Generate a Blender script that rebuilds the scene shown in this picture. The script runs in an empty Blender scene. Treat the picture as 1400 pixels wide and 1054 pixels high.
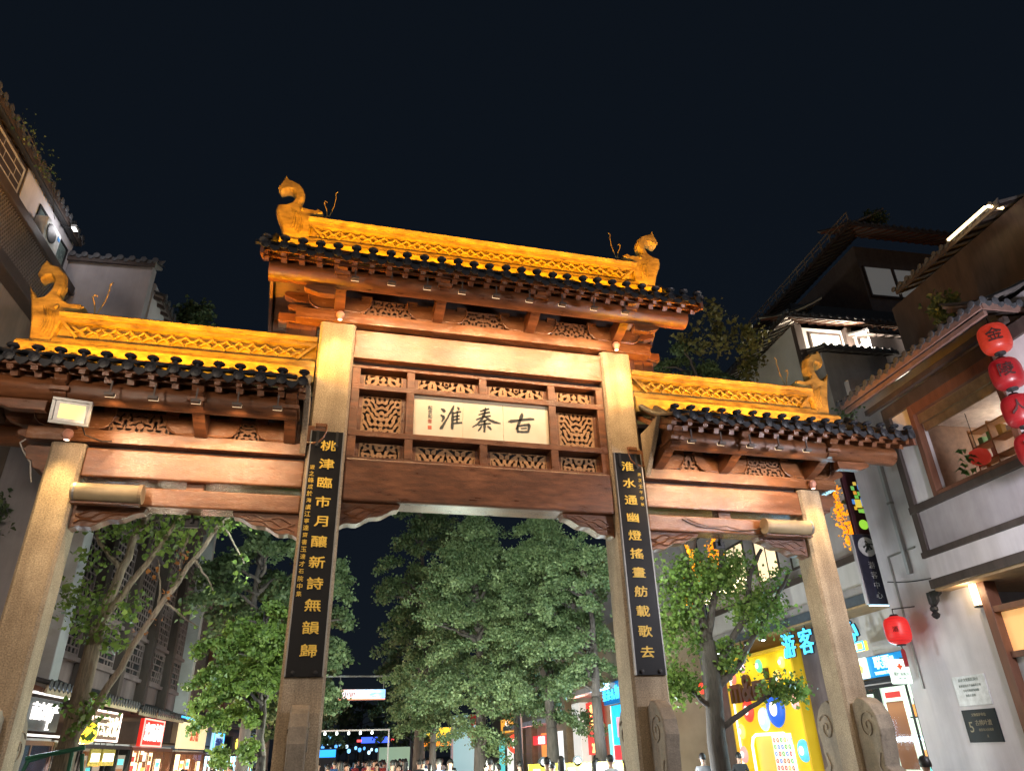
import bpy, bmesh, math, random
import numpy as np
from mathutils import Vector, Matrix

# ------------------------------------------------------------------ camera
SC = bpy.context.scene
COL = SC.collection
R = math.radians
YAW, PITCH, ROLL = R(-15.3), R(27.3), R(-1.8)
CAM_POS = Vector((-2.94, -13.0, 1.9))
fwd = Vector((-math.sin(YAW)*math.cos(PITCH), math.cos(YAW)*math.cos(PITCH), math.sin(PITCH)))
rgt = Vector((math.cos(YAW), math.sin(YAW), 0)); upv = rgt.cross(fwd)
cr = math.cos(ROLL)*rgt + math.sin(ROLL)*upv
cu = -math.sin(ROLL)*rgt + math.cos(ROLL)*upv
cam_d = bpy.data.cameras.new('camera'); cam = bpy.data.objects.new('camera', cam_d); COL.objects.link(cam)
cam.matrix_world = Matrix(((cr.x, cu.x, -fwd.x, CAM_POS.x), (cr.y, cu.y, -fwd.y, CAM_POS.y), (cr.z, cu.z, -fwd.z, CAM_POS.z), (0, 0, 0, 1)))
cam_d.sensor_width = 36; cam_d.lens = 36*972/1400; cam_d.clip_end = 2000; cam_d.clip_start = 0.05
SC.camera = cam

# ------------------------------------------------------------------ night sky, fill sun, exposure
W = bpy.data.worlds.new('World'); SC.world = W; W.use_nodes = True
nt = W.node_tree; nt.nodes.clear()
sky = nt.nodes.new('ShaderNodeTexSky'); sky.sky_type = 'NISHITA'; sky.sun_disc = False
sky.sun_elevation = R(35); sky.sun_rotation = R(200)
tint = nt.nodes.new('ShaderNodeMixRGB'); tint.blend_type = 'MULTIPLY'; tint.inputs[0].default_value = 1.0
tint.inputs[2].default_value = (0.62, 0.56, 0.62, 1)
flat = nt.nodes.new('ShaderNodeMixRGB'); flat.inputs[0].default_value = 0.75
flat.inputs[2].default_value = (1.3, 2.1, 3.4, 1)
bg = nt.nodes.new('ShaderNodeBackground'); bg.inputs[1].default_value = 0.0037
wo = nt.nodes.new('ShaderNodeOutputWorld')
nt.links.new(sky.outputs[0], tint.inputs[1]); nt.links.new(tint.outputs[0], flat.inputs[1])
nt.links.new(flat.outputs[0], bg.inputs[0]); nt.links.new(bg.outputs[0], wo.inputs[0])
night_fill_d = bpy.data.lights.new('night_fill', 'SUN'); night_fill_d.energy = 0.06; night_fill_d.angle = R(20); night_fill_d.color = (0.75, 0.85, 1.0)  # weak soft sun lamp added as cool fill on roofs and walls
night_fill = bpy.data.objects.new('night_fill', night_fill_d); COL.objects.link(night_fill)
night_fill.rotation_euler = (R(50), 0, R(20))
SC.view_settings.view_transform = 'Standard'; SC.view_settings.look = 'None'
SC.view_settings.exposure = 0.0; SC.view_settings.gamma = 1.0; SC.view_settings.use_curve_mapping = False
cy = SC.cycles
cy.use_denoising = True; cy.denoiser = 'OPENIMAGEDENOISE'; cy.use_light_tree = True
cy.max_bounces = 5; cy.diffuse_bounces = 3; cy.glossy_bounces = 3; cy.transmission_bounces = 4; cy.transparent_max_bounces = 6
cy.sample_clamp_indirect = 3.0; cy.sample_clamp_direct = 0.0; cy.caustics_reflective = False; cy.caustics_refractive = False

RNG = random.Random(11)

# ------------------------------------------------------------------ materials
MATS = {}
def mat(name, col, rough=0.6, metal=0.0, var=0.25, scale=6.0, bump=0.0, bscale=None, col2=None, detail=6, spec=0.5, stretch=None, speck=0.0, streak=0.0, stain=0.0):
    """procedural surface: colour varied by noise between col*(1-var) and col2, fine bump"""
    if name in MATS: return MATS[name]
    m = bpy.data.materials.new(name); m.use_nodes = True; n = m.node_tree
    p = n.nodes['Principled BSDF']; p.inputs['Roughness'].default_value = rough; p.inputs['Metallic'].default_value = metal
    p.inputs['Specular IOR Level'].default_value = spec
    tc = n.nodes.new('ShaderNodeTexCoord'); src = tc.outputs['Object']
    if stretch:
        mp = n.nodes.new('ShaderNodeMapping'); mp.inputs['Scale'].default_value = stretch
        n.links.new(src, mp.inputs[0]); src = mp.outputs[0]
    nz = n.nodes.new('ShaderNodeTexNoise'); nz.inputs['Scale'].default_value = scale; nz.inputs['Detail'].default_value = detail
    nz.inputs['Roughness'].default_value = 0.62
    n.links.new(src, nz.inputs['Vector'])
    rp = n.nodes.new('ShaderNodeValToRGB'); rp.color_ramp.elements[0].position = 0.32; rp.color_ramp.elements[1].position = 0.68
    c1 = tuple(c*(1-var) for c in col); c2 = col2 or tuple(min(1, c*(1+var*0.6)) for c in col)
    rp.color_ramp.elements[0].color = (*c1, 1); rp.color_ramp.elements[1].color = (*c2, 1)
    n.links.new(nz.outputs['Fac'], rp.inputs[0]); out = rp.outputs[0]
    if speck:
        n2 = n.nodes.new('ShaderNodeTexNoise'); n2.inputs['Scale'].default_value = 42; n2.inputs['Detail'].default_value = 3
        n.links.new(tc.outputs['Object'], n2.inputs['Vector'])
        mx = n.nodes.new('ShaderNodeMixRGB'); mx.blend_type = 'OVERLAY'; mx.inputs[0].default_value = speck
        n.links.new(out, mx.inputs[1]); n.links.new(n2.outputs['Fac'], mx.inputs[2]); out = mx.outputs[0]
    for amt, sc_, st_, lo in ((streak, 1.0, (2.6, 2.6, .22), .45), (stain, .9, (.8, 1.5, 2.2), .35)):
        if not amt: continue
        m3 = n.nodes.new('ShaderNodeMapping'); m3.inputs['Scale'].default_value = st_; n.links.new(tc.outputs['Object'], m3.inputs[0])
        n3 = n.nodes.new('ShaderNodeTexNoise'); n3.inputs['Scale'].default_value = sc_; n3.inputs['Detail'].default_value = 9; n3.inputs['Roughness'].default_value = .68
        n.links.new(m3.outputs[0], n3.inputs['Vector'])
        r3 = n.nodes.new('ShaderNodeValToRGB'); r3.color_ramp.elements[0].position = .40; r3.color_ramp.elements[1].position = .60
        r3.color_ramp.elements[0].color = (lo, lo*.95, lo*.9, 1); r3.color_ramp.elements[1].color = (1, 1, 1, 1); n.links.new(n3.outputs['Fac'], r3.inputs[0])
        x3 = n.nodes.new('ShaderNodeMixRGB'); x3.blend_type = 'MULTIPLY'; x3.inputs[0].default_value = amt; n.links.new(out, x3.inputs[1]); n.links.new(r3.outputs[0], x3.inputs[2]); out = x3.outputs[0]
    n.links.new(out, p.inputs['Base Color'])
    mr = n.nodes.new('ShaderNodeMapRange'); mr.inputs['To Min'].default_value = max(0.02, rough-0.12); mr.inputs['To Max'].default_value = min(1, rough+0.15)
    n.links.new(nz.outputs['Fac'], mr.inputs[0]); n.links.new(mr.outputs[0], p.inputs['Roughness'])
    if bump:
        b = n.nodes.new('ShaderNodeBump'); b.inputs['Strength'].default_value = bump; b.inputs['Distance'].default_value = 0.02
        nb = n.nodes.new('ShaderNodeTexNoise'); nb.inputs['Scale'].default_value = bscale or scale*6; nb.inputs['Detail'].default_value = 4
        n.links.new(src, nb.inputs['Vector']); n.links.new(nb.outputs['Fac'], b.inputs['Height']); n.links.new(b.outputs[0], p.inputs['Normal'])
    MATS[name] = m; return m

def emis(name, col, strength=1.0, base=None):
    if name in MATS: return MATS[name]
    m = bpy.data.materials.new(name); m.use_nodes = True
    p = m.node_tree.nodes['Principled BSDF']
    p.inputs['Base Color'].default_value = (*(base or col), 1); p.inputs['Roughness'].default_value = 0.4
    p.inputs['Emission Color'].default_value = (*col, 1); p.inputs['Emission Strength'].default_value = strength
    MATS[name] = m; return m

def leafmat(name, c1, c2, trans=0.35):
    m = bpy.data.materials.new(name); m.use_nodes = True; n = m.node_tree; n.nodes.clear()
    at = n.nodes.new('ShaderNodeAttribute'); at.attribute_name = 'tone'
    rp = n.nodes.new('ShaderNodeValToRGB'); rp.color_ramp.elements[0].color = (*c1, 1); rp.color_ramp.elements[1].color = (*c2, 1)
    n.links.new(at.outputs['Fac'], rp.inputs[0])
    d = n.nodes.new('ShaderNodeBsdfPrincipled'); d.inputs['Roughness'].default_value = 0.55
    t = n.nodes.new('ShaderNodeBsdfTranslucent'); mx = n.nodes.new('ShaderNodeMixShader'); mx.inputs[0].default_value = trans
    o = n.nodes.new('ShaderNodeOutputMaterial')
    n.links.new(rp.outputs[0], d.inputs['Base Color']); n.links.new(rp.outputs[0], t.inputs[0])
    n.links.new(d.outputs[0], mx.inputs[1]); n.links.new(t.outputs[0], mx.inputs[2]); n.links.new(mx.outputs[0], o.inputs[0])
    MATS[name] = m; return m

def glassmat():
    m = bpy.data.materials.new('window glass'); m.use_nodes = True; n = m.node_tree; n.nodes.clear()
    g = n.nodes.new('ShaderNodeBsdfGlossy'); g.inputs['Roughness'].default_value = 0.04
    t = n.nodes.new('ShaderNodeBsdfTransparent'); mx = n.nodes.new('ShaderNodeMixShader'); mx.inputs[0].default_value = 0.05
    o = n.nodes.new('ShaderNodeOutputMaterial')
    n.links.new(t.outputs[0], mx.inputs[1]); n.links.new(g.outputs[0], mx.inputs[2]); n.links.new(mx.outputs[0], o.inputs[0])
    MATS['glass'] = m; return m

M_WOOD = mat('copper lacquer wood', (0.175, 0.062, 0.023), 0.3, 0, 0.4, 2.2, 0.35, 30, stretch=(1, 4, 5), col2=(0.26, 0.1, 0.04), stain=.6, spec=.6)
M_WOOD2 = mat('copper lacquer panel', (0.235, 0.094, 0.037), 0.24, 0, 0.32, 1.6, 0.3, 24, stretch=(0.7, 3, 4), col2=(0.33, 0.142, 0.06), stain=.5, spec=.8)
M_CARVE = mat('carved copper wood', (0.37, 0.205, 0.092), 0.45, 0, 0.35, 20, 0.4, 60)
M_STONE = mat('granite', (0.45, 0.345, 0.225), 0.75, 0, 0.28, 1.3, 0.35, 45, col2=(0.52, 0.42, 0.29), speck=0.85, streak=.55)
M_DRUM = mat('weathered grey stone', (0.33, 0.28, 0.215), 0.8, 0, 0.3, 3.0, 0.4, 30, speck=0.35, streak=.5)
M_TILE = mat('dark clay tile', (0.02, 0.021, 0.025), 0.5, 0, 0.4, 9, 0.3, 40)
M_TILE2 = mat('weathered grey tile', (0.06, 0.062, 0.07), 0.6, 0, 0.45, 7, 0.3, 40)
M_RIDGE = mat('ridge plaster', (0.2, 0.125, 0.03), 0.65, 0, 0.45, 3.0, 0.7, 25, col2=(0.34, 0.235, 0.065), stretch=(1, 1, 2.2))
M_BOARD = mat('black lacquer board', (0.007, 0.0075, 0.009), 0.45, 0, 0.4, 3, 0.08, 30, spec=.25)
M_GOLD = mat('gold leaf', (0.95, 0.62, 0.09), 0.45, 0.0, 0.2, 14)
M_MARBLE = mat('cream marble', (0.74, 0.66, 0.48), 0.35, 0, 0.1, 1.2, 0, None, col2=(0.82, 0.75, 0.58))
M_INK = mat('dark ink', (0.035, 0.045, 0.045), 0.6, 0, 0.3, 18)
M_SEAL = mat('seal red', (0.5, 0.12, 0.06), 0.6)
M_STEEL = mat('grey metal', (0.3, 0.3, 0.29), 0.45, 0.6, 0.15, 12)
M_BLACK = mat('black metal', (0.02, 0.02, 0.022), 0.5, 0.2, 0.2, 12)
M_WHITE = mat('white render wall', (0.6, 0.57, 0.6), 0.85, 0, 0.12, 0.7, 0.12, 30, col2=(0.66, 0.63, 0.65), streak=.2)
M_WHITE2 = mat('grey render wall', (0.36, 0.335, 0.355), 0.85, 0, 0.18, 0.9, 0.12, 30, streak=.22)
M_BROWNWALL = mat('brown stucco', (0.26, 0.19, 0.15), 0.85, 0, 0.2, 1.0, 0.2, 30, streak=.4)
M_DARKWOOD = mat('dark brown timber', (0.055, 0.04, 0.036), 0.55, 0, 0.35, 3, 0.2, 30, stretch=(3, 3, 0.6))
M_REDWOOD = mat('red brown timber', (0.15, 0.06, 0.035), 0.5, 0, 0.3, 3, 0.2, 30, stretch=(3, 3, 0.6))
M_PURPLEWALL = mat('mauve grey panel', (0.17, 0.13, 0.135), 0.7, 0, 0.3, 1.5, 0.2, 20, streak=.5)
M_PIER = mat('pale grey pier', (0.42, 0.44, 0.46), 0.75, 0, 0.15, 2, 0.15, 30)
M_SOFFIT = mat('soffit board', (0.22, 0.2, 0.19), 0.7, 0, 0.2, 4)
M_BARK = mat('bark', (0.3, 0.24, 0.19), 0.9, 0, 0.45, 5, 1.0, 16, stretch=(5, 5, 0.7))
M_BARKDK = mat('dark bark', (0.075, 0.06, 0.055), 0.9, 0, 0.45, 5, 1.0, 16, stretch=(5, 5, 0.7))
M_PAVE = mat('stone paving', (0.2, 0.195, 0.19), 0.6, 0, 0.25, 0.8, 0.2, 12, speck=0.3)
M_GLASS = glassmat()
M_DARKGLASS = mat('dark glass', (0.03, 0.04, 0.05), 0.12, 0, 0.3, 2)
M_LEAF_G = leafmat('ginkgo leaf', (0.04, 0.085, 0.035), (0.22, 0.28, 0.125))
M_LEAF_D = leafmat('deep green leaf', (0.03, 0.065, 0.028), (0.15, 0.2, 0.085))
M_LEAF_L = leafmat('bright green leaf', (0.045, 0.1, 0.02), (0.24, 0.34, 0.07), 0.4)
M_LEAF_LIT = leafmat('amber lit leaf', (0.08, 0.1, 0.035), (0.25, 0.2, 0.06), 0.35)  # amber light on the crown tips put into the leaf colour
M_CABLE = mat('black cable', (0.015, 0.015, 0.015), 0.6)

# ------------------------------------------------------------------ mesh helpers
class MB:
    def __init__(s): s.v = []; s.f = []
    def add(s, vs, fs):
        o = len(s.v); s.v.extend([tuple(map(float, v)) for v in vs]); s.f.extend([tuple(i+o for i in f) for f in fs]); return s
    def box(s, x0, x1, y0, y1, z0, z1):
        return s.add([(x0,y0,z0),(x1,y0,z0),(x1,y1,z0),(x0,y1,z0),(x0,y0,z1),(x1,y0,z1),(x1,y1,z1),(x0,y1,z1)],
                     [(0,3,2,1),(4,5,6,7),(0,1,5,4),(1,2,6,5),(2,3,7,6),(3,0,4,7)])
    def beam(s, p0, p1, w, h, up=(0,0,1)):
        p0 = Vector(p0); p1 = Vector(p1); d = (p1-p0).normalized(); u = Vector(up); sd = d.cross(u)
        if sd.length < 1e-4: sd = d.cross(Vector((1,0,0)))
        sd.normalize(); u = sd.cross(d)
        q = [p + sd*a*w/2 + u*b*h/2 for p in (p0, p1) for a, b in ((-1,-1),(1,-1),(1,1),(-1,1))]
        return s.add(q, [(0,1,2,3),(7,6,5,4),(0,4,5,1),(1,5,6,2),(2,6,7,3),(3,7,4,0)])
    def prism(s, prof, axis, a, b):
        """extrude 2D profile along axis 'x','y' or 'z' from a to b. prof: x->(y,z), y->(x,z), z->(x,y)"""
        n = len(prof)
        def P(p, t): return {'x': (t, p[0], p[1]), 'y': (p[0], t, p[1]), 'z': (p[0], p[1], t)}[axis]
        vs = [P(p, a) for p in prof] + [P(p, b) for p in prof]
        fs = [tuple(range(n)), tuple(range(2*n-1, n-1, -1))] + [(i, n+i, n+(i+1) % n, (i+1) % n) for i in range(n)]
        return s.add(vs, fs)
    def tube(s, pts, rad, n=8, cap=True):
        pts = [Vector(p) for p in pts]; k = len(pts)
        if not hasattr(rad, '__len__'): rad = [rad]*k
        vs = []; ref = None
        for i, p in enumerate(pts):
            d = (pts[min(i+1, k-1)] - pts[max(i-1, 0)]).normalized()
            if ref is None:
                ref = d.cross(Vector((0,0,1))) if abs(d.z) < 0.9 else d.cross(Vector((1,0,0)))
            ref = (ref - d*ref.dot(d))
            if ref.length < 1e-5: ref = d.cross(Vector((0.3,0.5,0.8)))
            ref.normalize(); b = d.cross(ref)
            for j in range(n):
                t = 2*math.pi*j/n; vs.append(p + (ref*math.cos(t) + b*math.sin(t))*rad[i])
        fs = [(i*n+j, i*n+(j+1) % n, (i+1)*n+(j+1) % n, (i+1)*n+j) for i in range(k-1) for j in range(n)]
        if cap: fs += [tuple(range(n-1, -1, -1)), tuple(range((k-1)*n, k*n))]
        return s.add(vs, fs)
    def lathe(s, prof, c=(0,0,0), n=16, axis='z'):
        vs = []; k = len(prof)
        for r, h in prof:
            for j in range(n):
                t = 2*math.pi*j/n; a, b = r*math.cos(t), r*math.sin(t)
                vs.append({'z': (c[0]+a, c[1]+b, c[2]+h), 'y': (c[0]+a, c[1]+h, c[2]+b), 'x': (c[0]+h, c[1]+a, c[2]+b)}[axis])
        fs = [(i*n+j, i*n+(j+1) % n, (i+1)*n+(j+1) % n, (i+1)*n+j) for i in range(k-1) for j in range(n)]
        fs += [tuple(range(n-1, -1, -1)), tuple(range((k-1)*n, k*n))]
        return s.add(vs, fs)
    def mesh(s, name, m=None, smooth=False, off=None, fix=True):
        me = bpy.data.meshes.new(name)
        v = s.v if off is None else [(a-off[0], b-off[1], c-off[2]) for a, b, c in s.v]
        me.from_pydata(v, [], s.f)
        if fix:
            bm = bmesh.new(); bm.from_mesh(me); bmesh.ops.recalc_face_normals(bm, faces=bm.faces); bm.to_mesh(me); bm.free()
        if m is not None: me.materials.append(m)
        if smooth: me.polygons.foreach_set('use_smooth', [True]*len(me.polygons))
        me.update(); return me
    def build(s, name, m, parent=None, smooth=False, bevel=0.0, off=None, fix=True):
        return link(name, s.mesh(name, m, smooth, off, fix), parent, bevel)

def link(name, me, parent=None, bevel=0.0, loc=None):
    o = bpy.data.objects.new(name, me); COL.objects.link(o)
    if parent is not None: o.parent = parent
    if loc is not None: o.location = loc
    if bevel:
        md = o.modifiers.new('bevel', 'BEVEL'); md.width = bevel; md.segments = 2; md.limit_method = 'ANGLE'; md.angle_limit = R(40)
    return o

def tag(o, label=None, cat=None, group=None, kind=None):
    if label: o['label'] = label
    if cat: o['category'] = cat
    if group: o['group'] = group
    if kind: o['kind'] = kind
    return o

ST = R(-4.0)                                     # the street runs 4 degrees to the right of the gate's axis
def L2W(p):                                      # street frame (across, along, up) -> world
    c, s_ = math.cos(ST), math.sin(ST)
    return Vector((c*p[0] - s_*p[1], s_*p[0] + c*p[1], p[2]))

def thing(name, label, cat, loc=(0,0,0), group=None, street=False, rot=None):
    o = bpy.data.objects.new(name, None); COL.objects.link(o); o.empty_display_size = 0.2
    o.location = L2W(loc) if street else loc
    if street: o.rotation_euler[2] = ST
    if rot is not None: o.rotation_euler = rot
    return tag(o, label, cat, group)

def single(name, mb, m, label, cat, loc, group=None, street=False, smooth=False, bevel=0.0):
    """a thing that is one mesh; mb in the (street or world) frame"""
    o = mb.build(name, m, None, smooth, bevel, off=loc)
    o.location = L2W(loc) if street else loc
    if street: o.rotation_euler[2] = ST
    return tag(o, label, cat, group)

def lamp(name, kind, parent, loc, energy, col, aim=None, size=None, size_y=None, spot=None, blend=0.6, radius=0.05):
    d = bpy.data.lights.new(name, kind); d.energy = energy; d.color = col
    if kind == 'AREA':
        d.shape = 'RECTANGLE'; d.size = size; d.size_y = size_y or size
    else: d.shadow_soft_size = radius
    if kind == 'SPOT': d.spot_size = R(spot); d.spot_blend = blend
    o = bpy.data.objects.new(name, d); COL.objects.link(o)
    if parent is not None: o.parent = parent
    o.location = loc
    if aim is not None: o.rotation_euler = (Vector(aim)-Vector(loc)).to_track_quat('-Z', 'Y').to_euler()
    return o

_TXT = {}
TMP = bpy.data.scenes.new('glyphs')
def text_mesh(s, size=1.0, depth=0.01, bold=0.0, wide=1.0, rough=0.0, fat=0.0):
    """glyphs as a mesh standing in the x-z plane, facing -y, centred on the origin"""
    key = (s, size, depth, bold, wide, rough, fat)
    if key in _TXT: return _TXT[key]
    cu = bpy.data.curves.new('t', 'FONT'); cu.body = s; cu.size = size; cu.extrude = depth/2; cu.offset = bold
    cu.align_x = 'CENTER'; cu.align_y = 'CENTER'; cu.resolution_u = 2
    o = bpy.data.objects.new('t', cu); TMP.collection.objects.link(o)
    TMP.view_layers[0].update(); dg = TMP.view_layers[0].depsgraph
    me = bpy.data.meshes.new_from_object(o.evaluated_get(dg)); bpy.data.objects.remove(o); bpy.data.curves.remove(cu)
    n = len(me.vertices); co = np.empty(n*3); me.vertices.foreach_get('co', co); co = co.reshape(-1, 3)
    if n:
        co[:, :2] -= (co[:, :2].max(0) + co[:, :2].min(0))/2
        if rough:
            co[:, 0] += rough*size*np.sin(co[:, 1]*41/size + 1.3)*0.5; co[:, 1] += rough*size*np.sin(co[:, 0]*37/size)*0.5
    out = np.stack([co[:, 0]*wide, -co[:, 2], co[:, 1]], 1)
    me.vertices.foreach_set('co', out.ravel()); me.materials.clear(); me.update()
    if fat:                                          # thicken the strokes with shifted copies
        bm = bmesh.new()
        for q, (dx, dz) in enumerate(((-fat, -fat*.6), (fat, -fat*.6), (0, fat), (0, 0))):
            k0 = len(bm.verts); bm.from_mesh(me); bm.verts.ensure_lookup_table()
            for v in bm.verts[k0:]: v.co.x += dx; v.co.z += dz; v.co.y -= .0004*q
        bm.to_mesh(me); bm.free()
    _TXT[key] = me; return me

def text(name, s, m, parent, loc, size, depth=0.01, bold=0.0, wide=1.0, rotz=0.0, rough=0.0, fat=0.0):
    me = text_mesh(s, size, depth, bold, wide, rough, fat)
    if not me.materials: me.materials.append(m)
    elif me.materials[0] != m:
        me = me.copy(); me.materials.clear(); me.materials.append(m)
    o = link(name, me, parent); o.location = loc; o.rotation_euler[2] = rotz
    return o
# ------------------------------------------------------------------ ground
g = MB().add([(-400,-400,0),(400,-400,0),(400,1200,0),(-400,1200,0)], [(0,1,2,3)])
tag(g.build('ground', M_PAVE), kind='structure')

# ------------------------------------------------------------------ the memorial archway
ARCH = thing('memorial_archway', 'four pillared stone and copper brown timber archway with golden lit tiled roofs', 'archway')

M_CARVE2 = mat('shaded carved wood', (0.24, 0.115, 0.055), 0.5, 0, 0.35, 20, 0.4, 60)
def carved_mesh(w, h, seed, cell=0.0115, depth=0.035, lam=0.105, solid=0.6, m=None):
    """pierced scrollwork: mirrored swirling strips cut through a plate"""
    r = np.random.RandomState(seed)
    nx, nz = max(6, int(w/cell)), max(6, int(h/cell))
    X, Z = np.meshgrid((np.arange(nx)+.5)/nx*w - w/2, (np.arange(nz)+.5)/nz*h, indexing='ij')
    per = w/max(1, round(w/.6)); A = np.abs(((X + w/2) % per) - per/2); F = np.zeros_like(X)
    for k in range(16):
        t = r.uniform(0, math.pi*2); kk = 2*math.pi/(lam*r.uniform(.75, 1.5))
        F += np.cos(kk*(A*math.cos(t)+Z*math.sin(t)) + r.uniform(0, 6.28))
    on = F > np.quantile(F, 1-solid)
    on[:2, :] = on[-2:, :] = True; on[:, :1] = on[:, -1:] = True
    mb = MB(); dx, dz = w/nx, h/nz; idx = {}
    def vid(i, k, b):
        key = (i, k, b)
        if key not in idx: idx[key] = len(mb.v); mb.v.append((i*dx - w/2, depth if b else 0.0, k*dz))
        return idx[key]
    for i in range(nx):
        for k in range(nz):
            if not on[i, k]: continue
            mb.f.append((vid(i,k,0), vid(i+1,k,0), vid(i+1,k+1,0), vid(i,k+1,0)))
            for di, dk, e in ((-1,0,((i,k+1),(i,k))), (1,0,((i+1,k),(i+1,k+1))), (0,-1,((i,k),(i+1,k))), (0,1,((i+1,k+1),(i,k+1)))):
                a, b = i+di, k+dk
                if not (0 <= a < nx and 0 <= b < nz) or not on[a, b]:
                    (p, q), (u, v_) = e
                    mb.f.append((vid(u,v_,0), vid(p,q,0), vid(p,q,1), vid(u,v_,1)))
    return mb.mesh('carved_panel', m or M_CARVE, fix=False)

# --- pillars
def pillar(x, hw, z1, name='pillar'):
    c = 0.05; d = 2*hw
    prof = [(x-hw+c, 0), (x+hw-c, 0), (x+hw, c), (x+hw, d-c), (x+hw-c, d), (x-hw+c, d), (x-hw, d-c), (x-hw, c)]
    p = MB().prism(prof, 'z', 0, z1).build(name, M_STONE, ARCH)
    MB().box(x-hw-.22, x+hw+.22, -.25, d+.25, 0, .42).build('base', M_DRUM, p, bevel=.03)
    return p
CP, OP = 3.08, 7.42                       # centre and outer pillar axes
pil = {}
for x, hw, z1 in ((-CP,.36,9.94), (CP,.36,9.94), (-OP,.28,6.92), (OP,.28,6.92)):
    pil[x] = pillar(x, hw, z1)
# clasping scroll stones before and behind every pillar
def clasp(x, yf, sgn, w, s):
    pr = [(0,0),(-1.15,0),(-1.15,.35),(-1.0,.45),(-1.05,.7),(-.92,.95),(-.78,1.02),(-.80,1.2),(-.68,1.38),(-.55,1.46),(-.58,1.66),(-.6,1.85),(-.64,2.05),(-.60,2.28),(-.48,2.46),(-.34,2.56),(-.18,2.6),(-.08,2.52),(0,2.50)]
    pr = [(yf + sgn*a*s, b*s*1.03) for a, b in pr]
    o = MB().prism(pr, 'x', x-w, x+w).build('clasping_stone', M_DRUM, ARCH, bevel=.025)
    for sd in (-1, 1):                     # incised scroll, proud line on both cheeks
        pts = []
        for k in range(26):
            t = k/25; a = 0.6 + t*9.5; r_ = (.23*(1-t)+.03)*s
            pts.append((x+sd*(w+.004), yf + sgn*(-.33*s - r_*math.cos(a)*.8), 2.17*s + r_*math.sin(a)))
        MB().tube(pts, .018*s, 5).build('scroll_line', M_DRUM, o)
        MB().tube([(x+sd*(w+.004), yf+sgn*a*s, b*s) for a, b in [(-.5,1.72),(-.42,1.5),(-.52,1.3),(-.66,1.12),(-.68,.9),(-.82,.7),(-.84,.45)]], .018*s, 5).build('scroll_line', M_DRUM, o)
    return o
for x, hw in ((-CP,.36),(CP,.36),(-OP,.28),(OP,.28)):
    clasp(x, -.002, 1, .14 if abs(x) < 5 else .17, 1.0); clasp(x, 2*hw+.002, -1, .17, 1.0)

# --- centre bay: plate, upper panel, lattice, lower beam
def bar(name, x0, x1, y0, y1, z0, z1, m=M_WOOD, parent=None, bevel=.012):
    return MB().box(x0, x1, y0, y1, z0, z1).build(name, m, parent or ARCH, bevel=bevel)
bar('top_plate', -3.95, 3.95, -.06, .78, 9.95, 10.2, M_WOOD2)
bar('upper_panel', -2.718, 2.718, .06, .6, 9.2, 9.86, M_WOOD2)
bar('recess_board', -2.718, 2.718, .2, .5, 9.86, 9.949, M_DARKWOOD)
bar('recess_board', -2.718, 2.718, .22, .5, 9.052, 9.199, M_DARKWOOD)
LF = bpy.data.objects.new('lattice_frame', None); COL.objects.link(LF); LF.parent = ARCH
for z0, z1 in ((8.98,9.05),(8.5,8.62),(7.48,7.60),(7.0,7.05)):
    bar('rail', -2.715, 2.715, .08, .5, z0, z1, M_WOOD, LF, .008)
XO = [(-2.55,-1.6),(-1.44,-.08),(.08,1.44),(1.6,2.55)]
for zz in ((8.62,8.98),(7.05,7.48)):
    for x0, x1 in ((-2.715,-2.55),(-1.6,-1.44),(-.08,.08),(1.44,1.6),(2.55,2.715)):
        bar('stile', x0, x1, .084, .496, zz[0], zz[1], M_WOOD, LF, .008)
for x0, x1 in ((-2.715,-2.55),(-1.6,-1.44),(1.44,1.6),(2.55,2.715)):
    bar('stile', x0, x1, .084, .496, 7.6, 8.5, M_WOOD, LF, .008)
seed = 3
for (z0, z1) in ((8.62,8.98),(7.05,7.48),(7.6,8.5)):
    for j, (x0, x1) in enumerate(XO):
        if z1 == 8.5 and j in (1, 2): continue
        ph = (z1-z0)*(.74 if z1 < 8.49 or z1 > 8.6 else .88)
        if j < 2: me_c = carved_mesh(x1-x0-.16, ph, seed); seed += 1; keep = keep if j else {}; keep[j] = me_c
        o = link('carved_panel', keep[3-j] if j > 1 else me_c, LF, loc=((x0+x1)/2, .2, z0+.01))
        for a, b in ((x0, x0+.08), (x1-.08, x1)):
            MB().box(a, b, .195, .25, z0, z0+ph).build('panel_edge', M_WOOD, LF)
MB().box(-2.71, 2.71, .52, .56, 7.0, 9.05).build('hole_shade_sheet', M_BLACK, LF)  # black sheet added so the pierced holes and gaps look dark
NB = bpy.data.objects.new('name_board', None); COL.objects.link(NB); NB.parent = ARCH
NB['label'] = 'cream stone name board with three dark brushed characters'
for a, b in ((-1.436,-.421),(-.419,.439),(.441,1.436)):
    MB().box(a, b, .15, .3, 7.602, 8.498).build('stone_slab', M_MARBLE, NB, bevel=.006)
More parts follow.
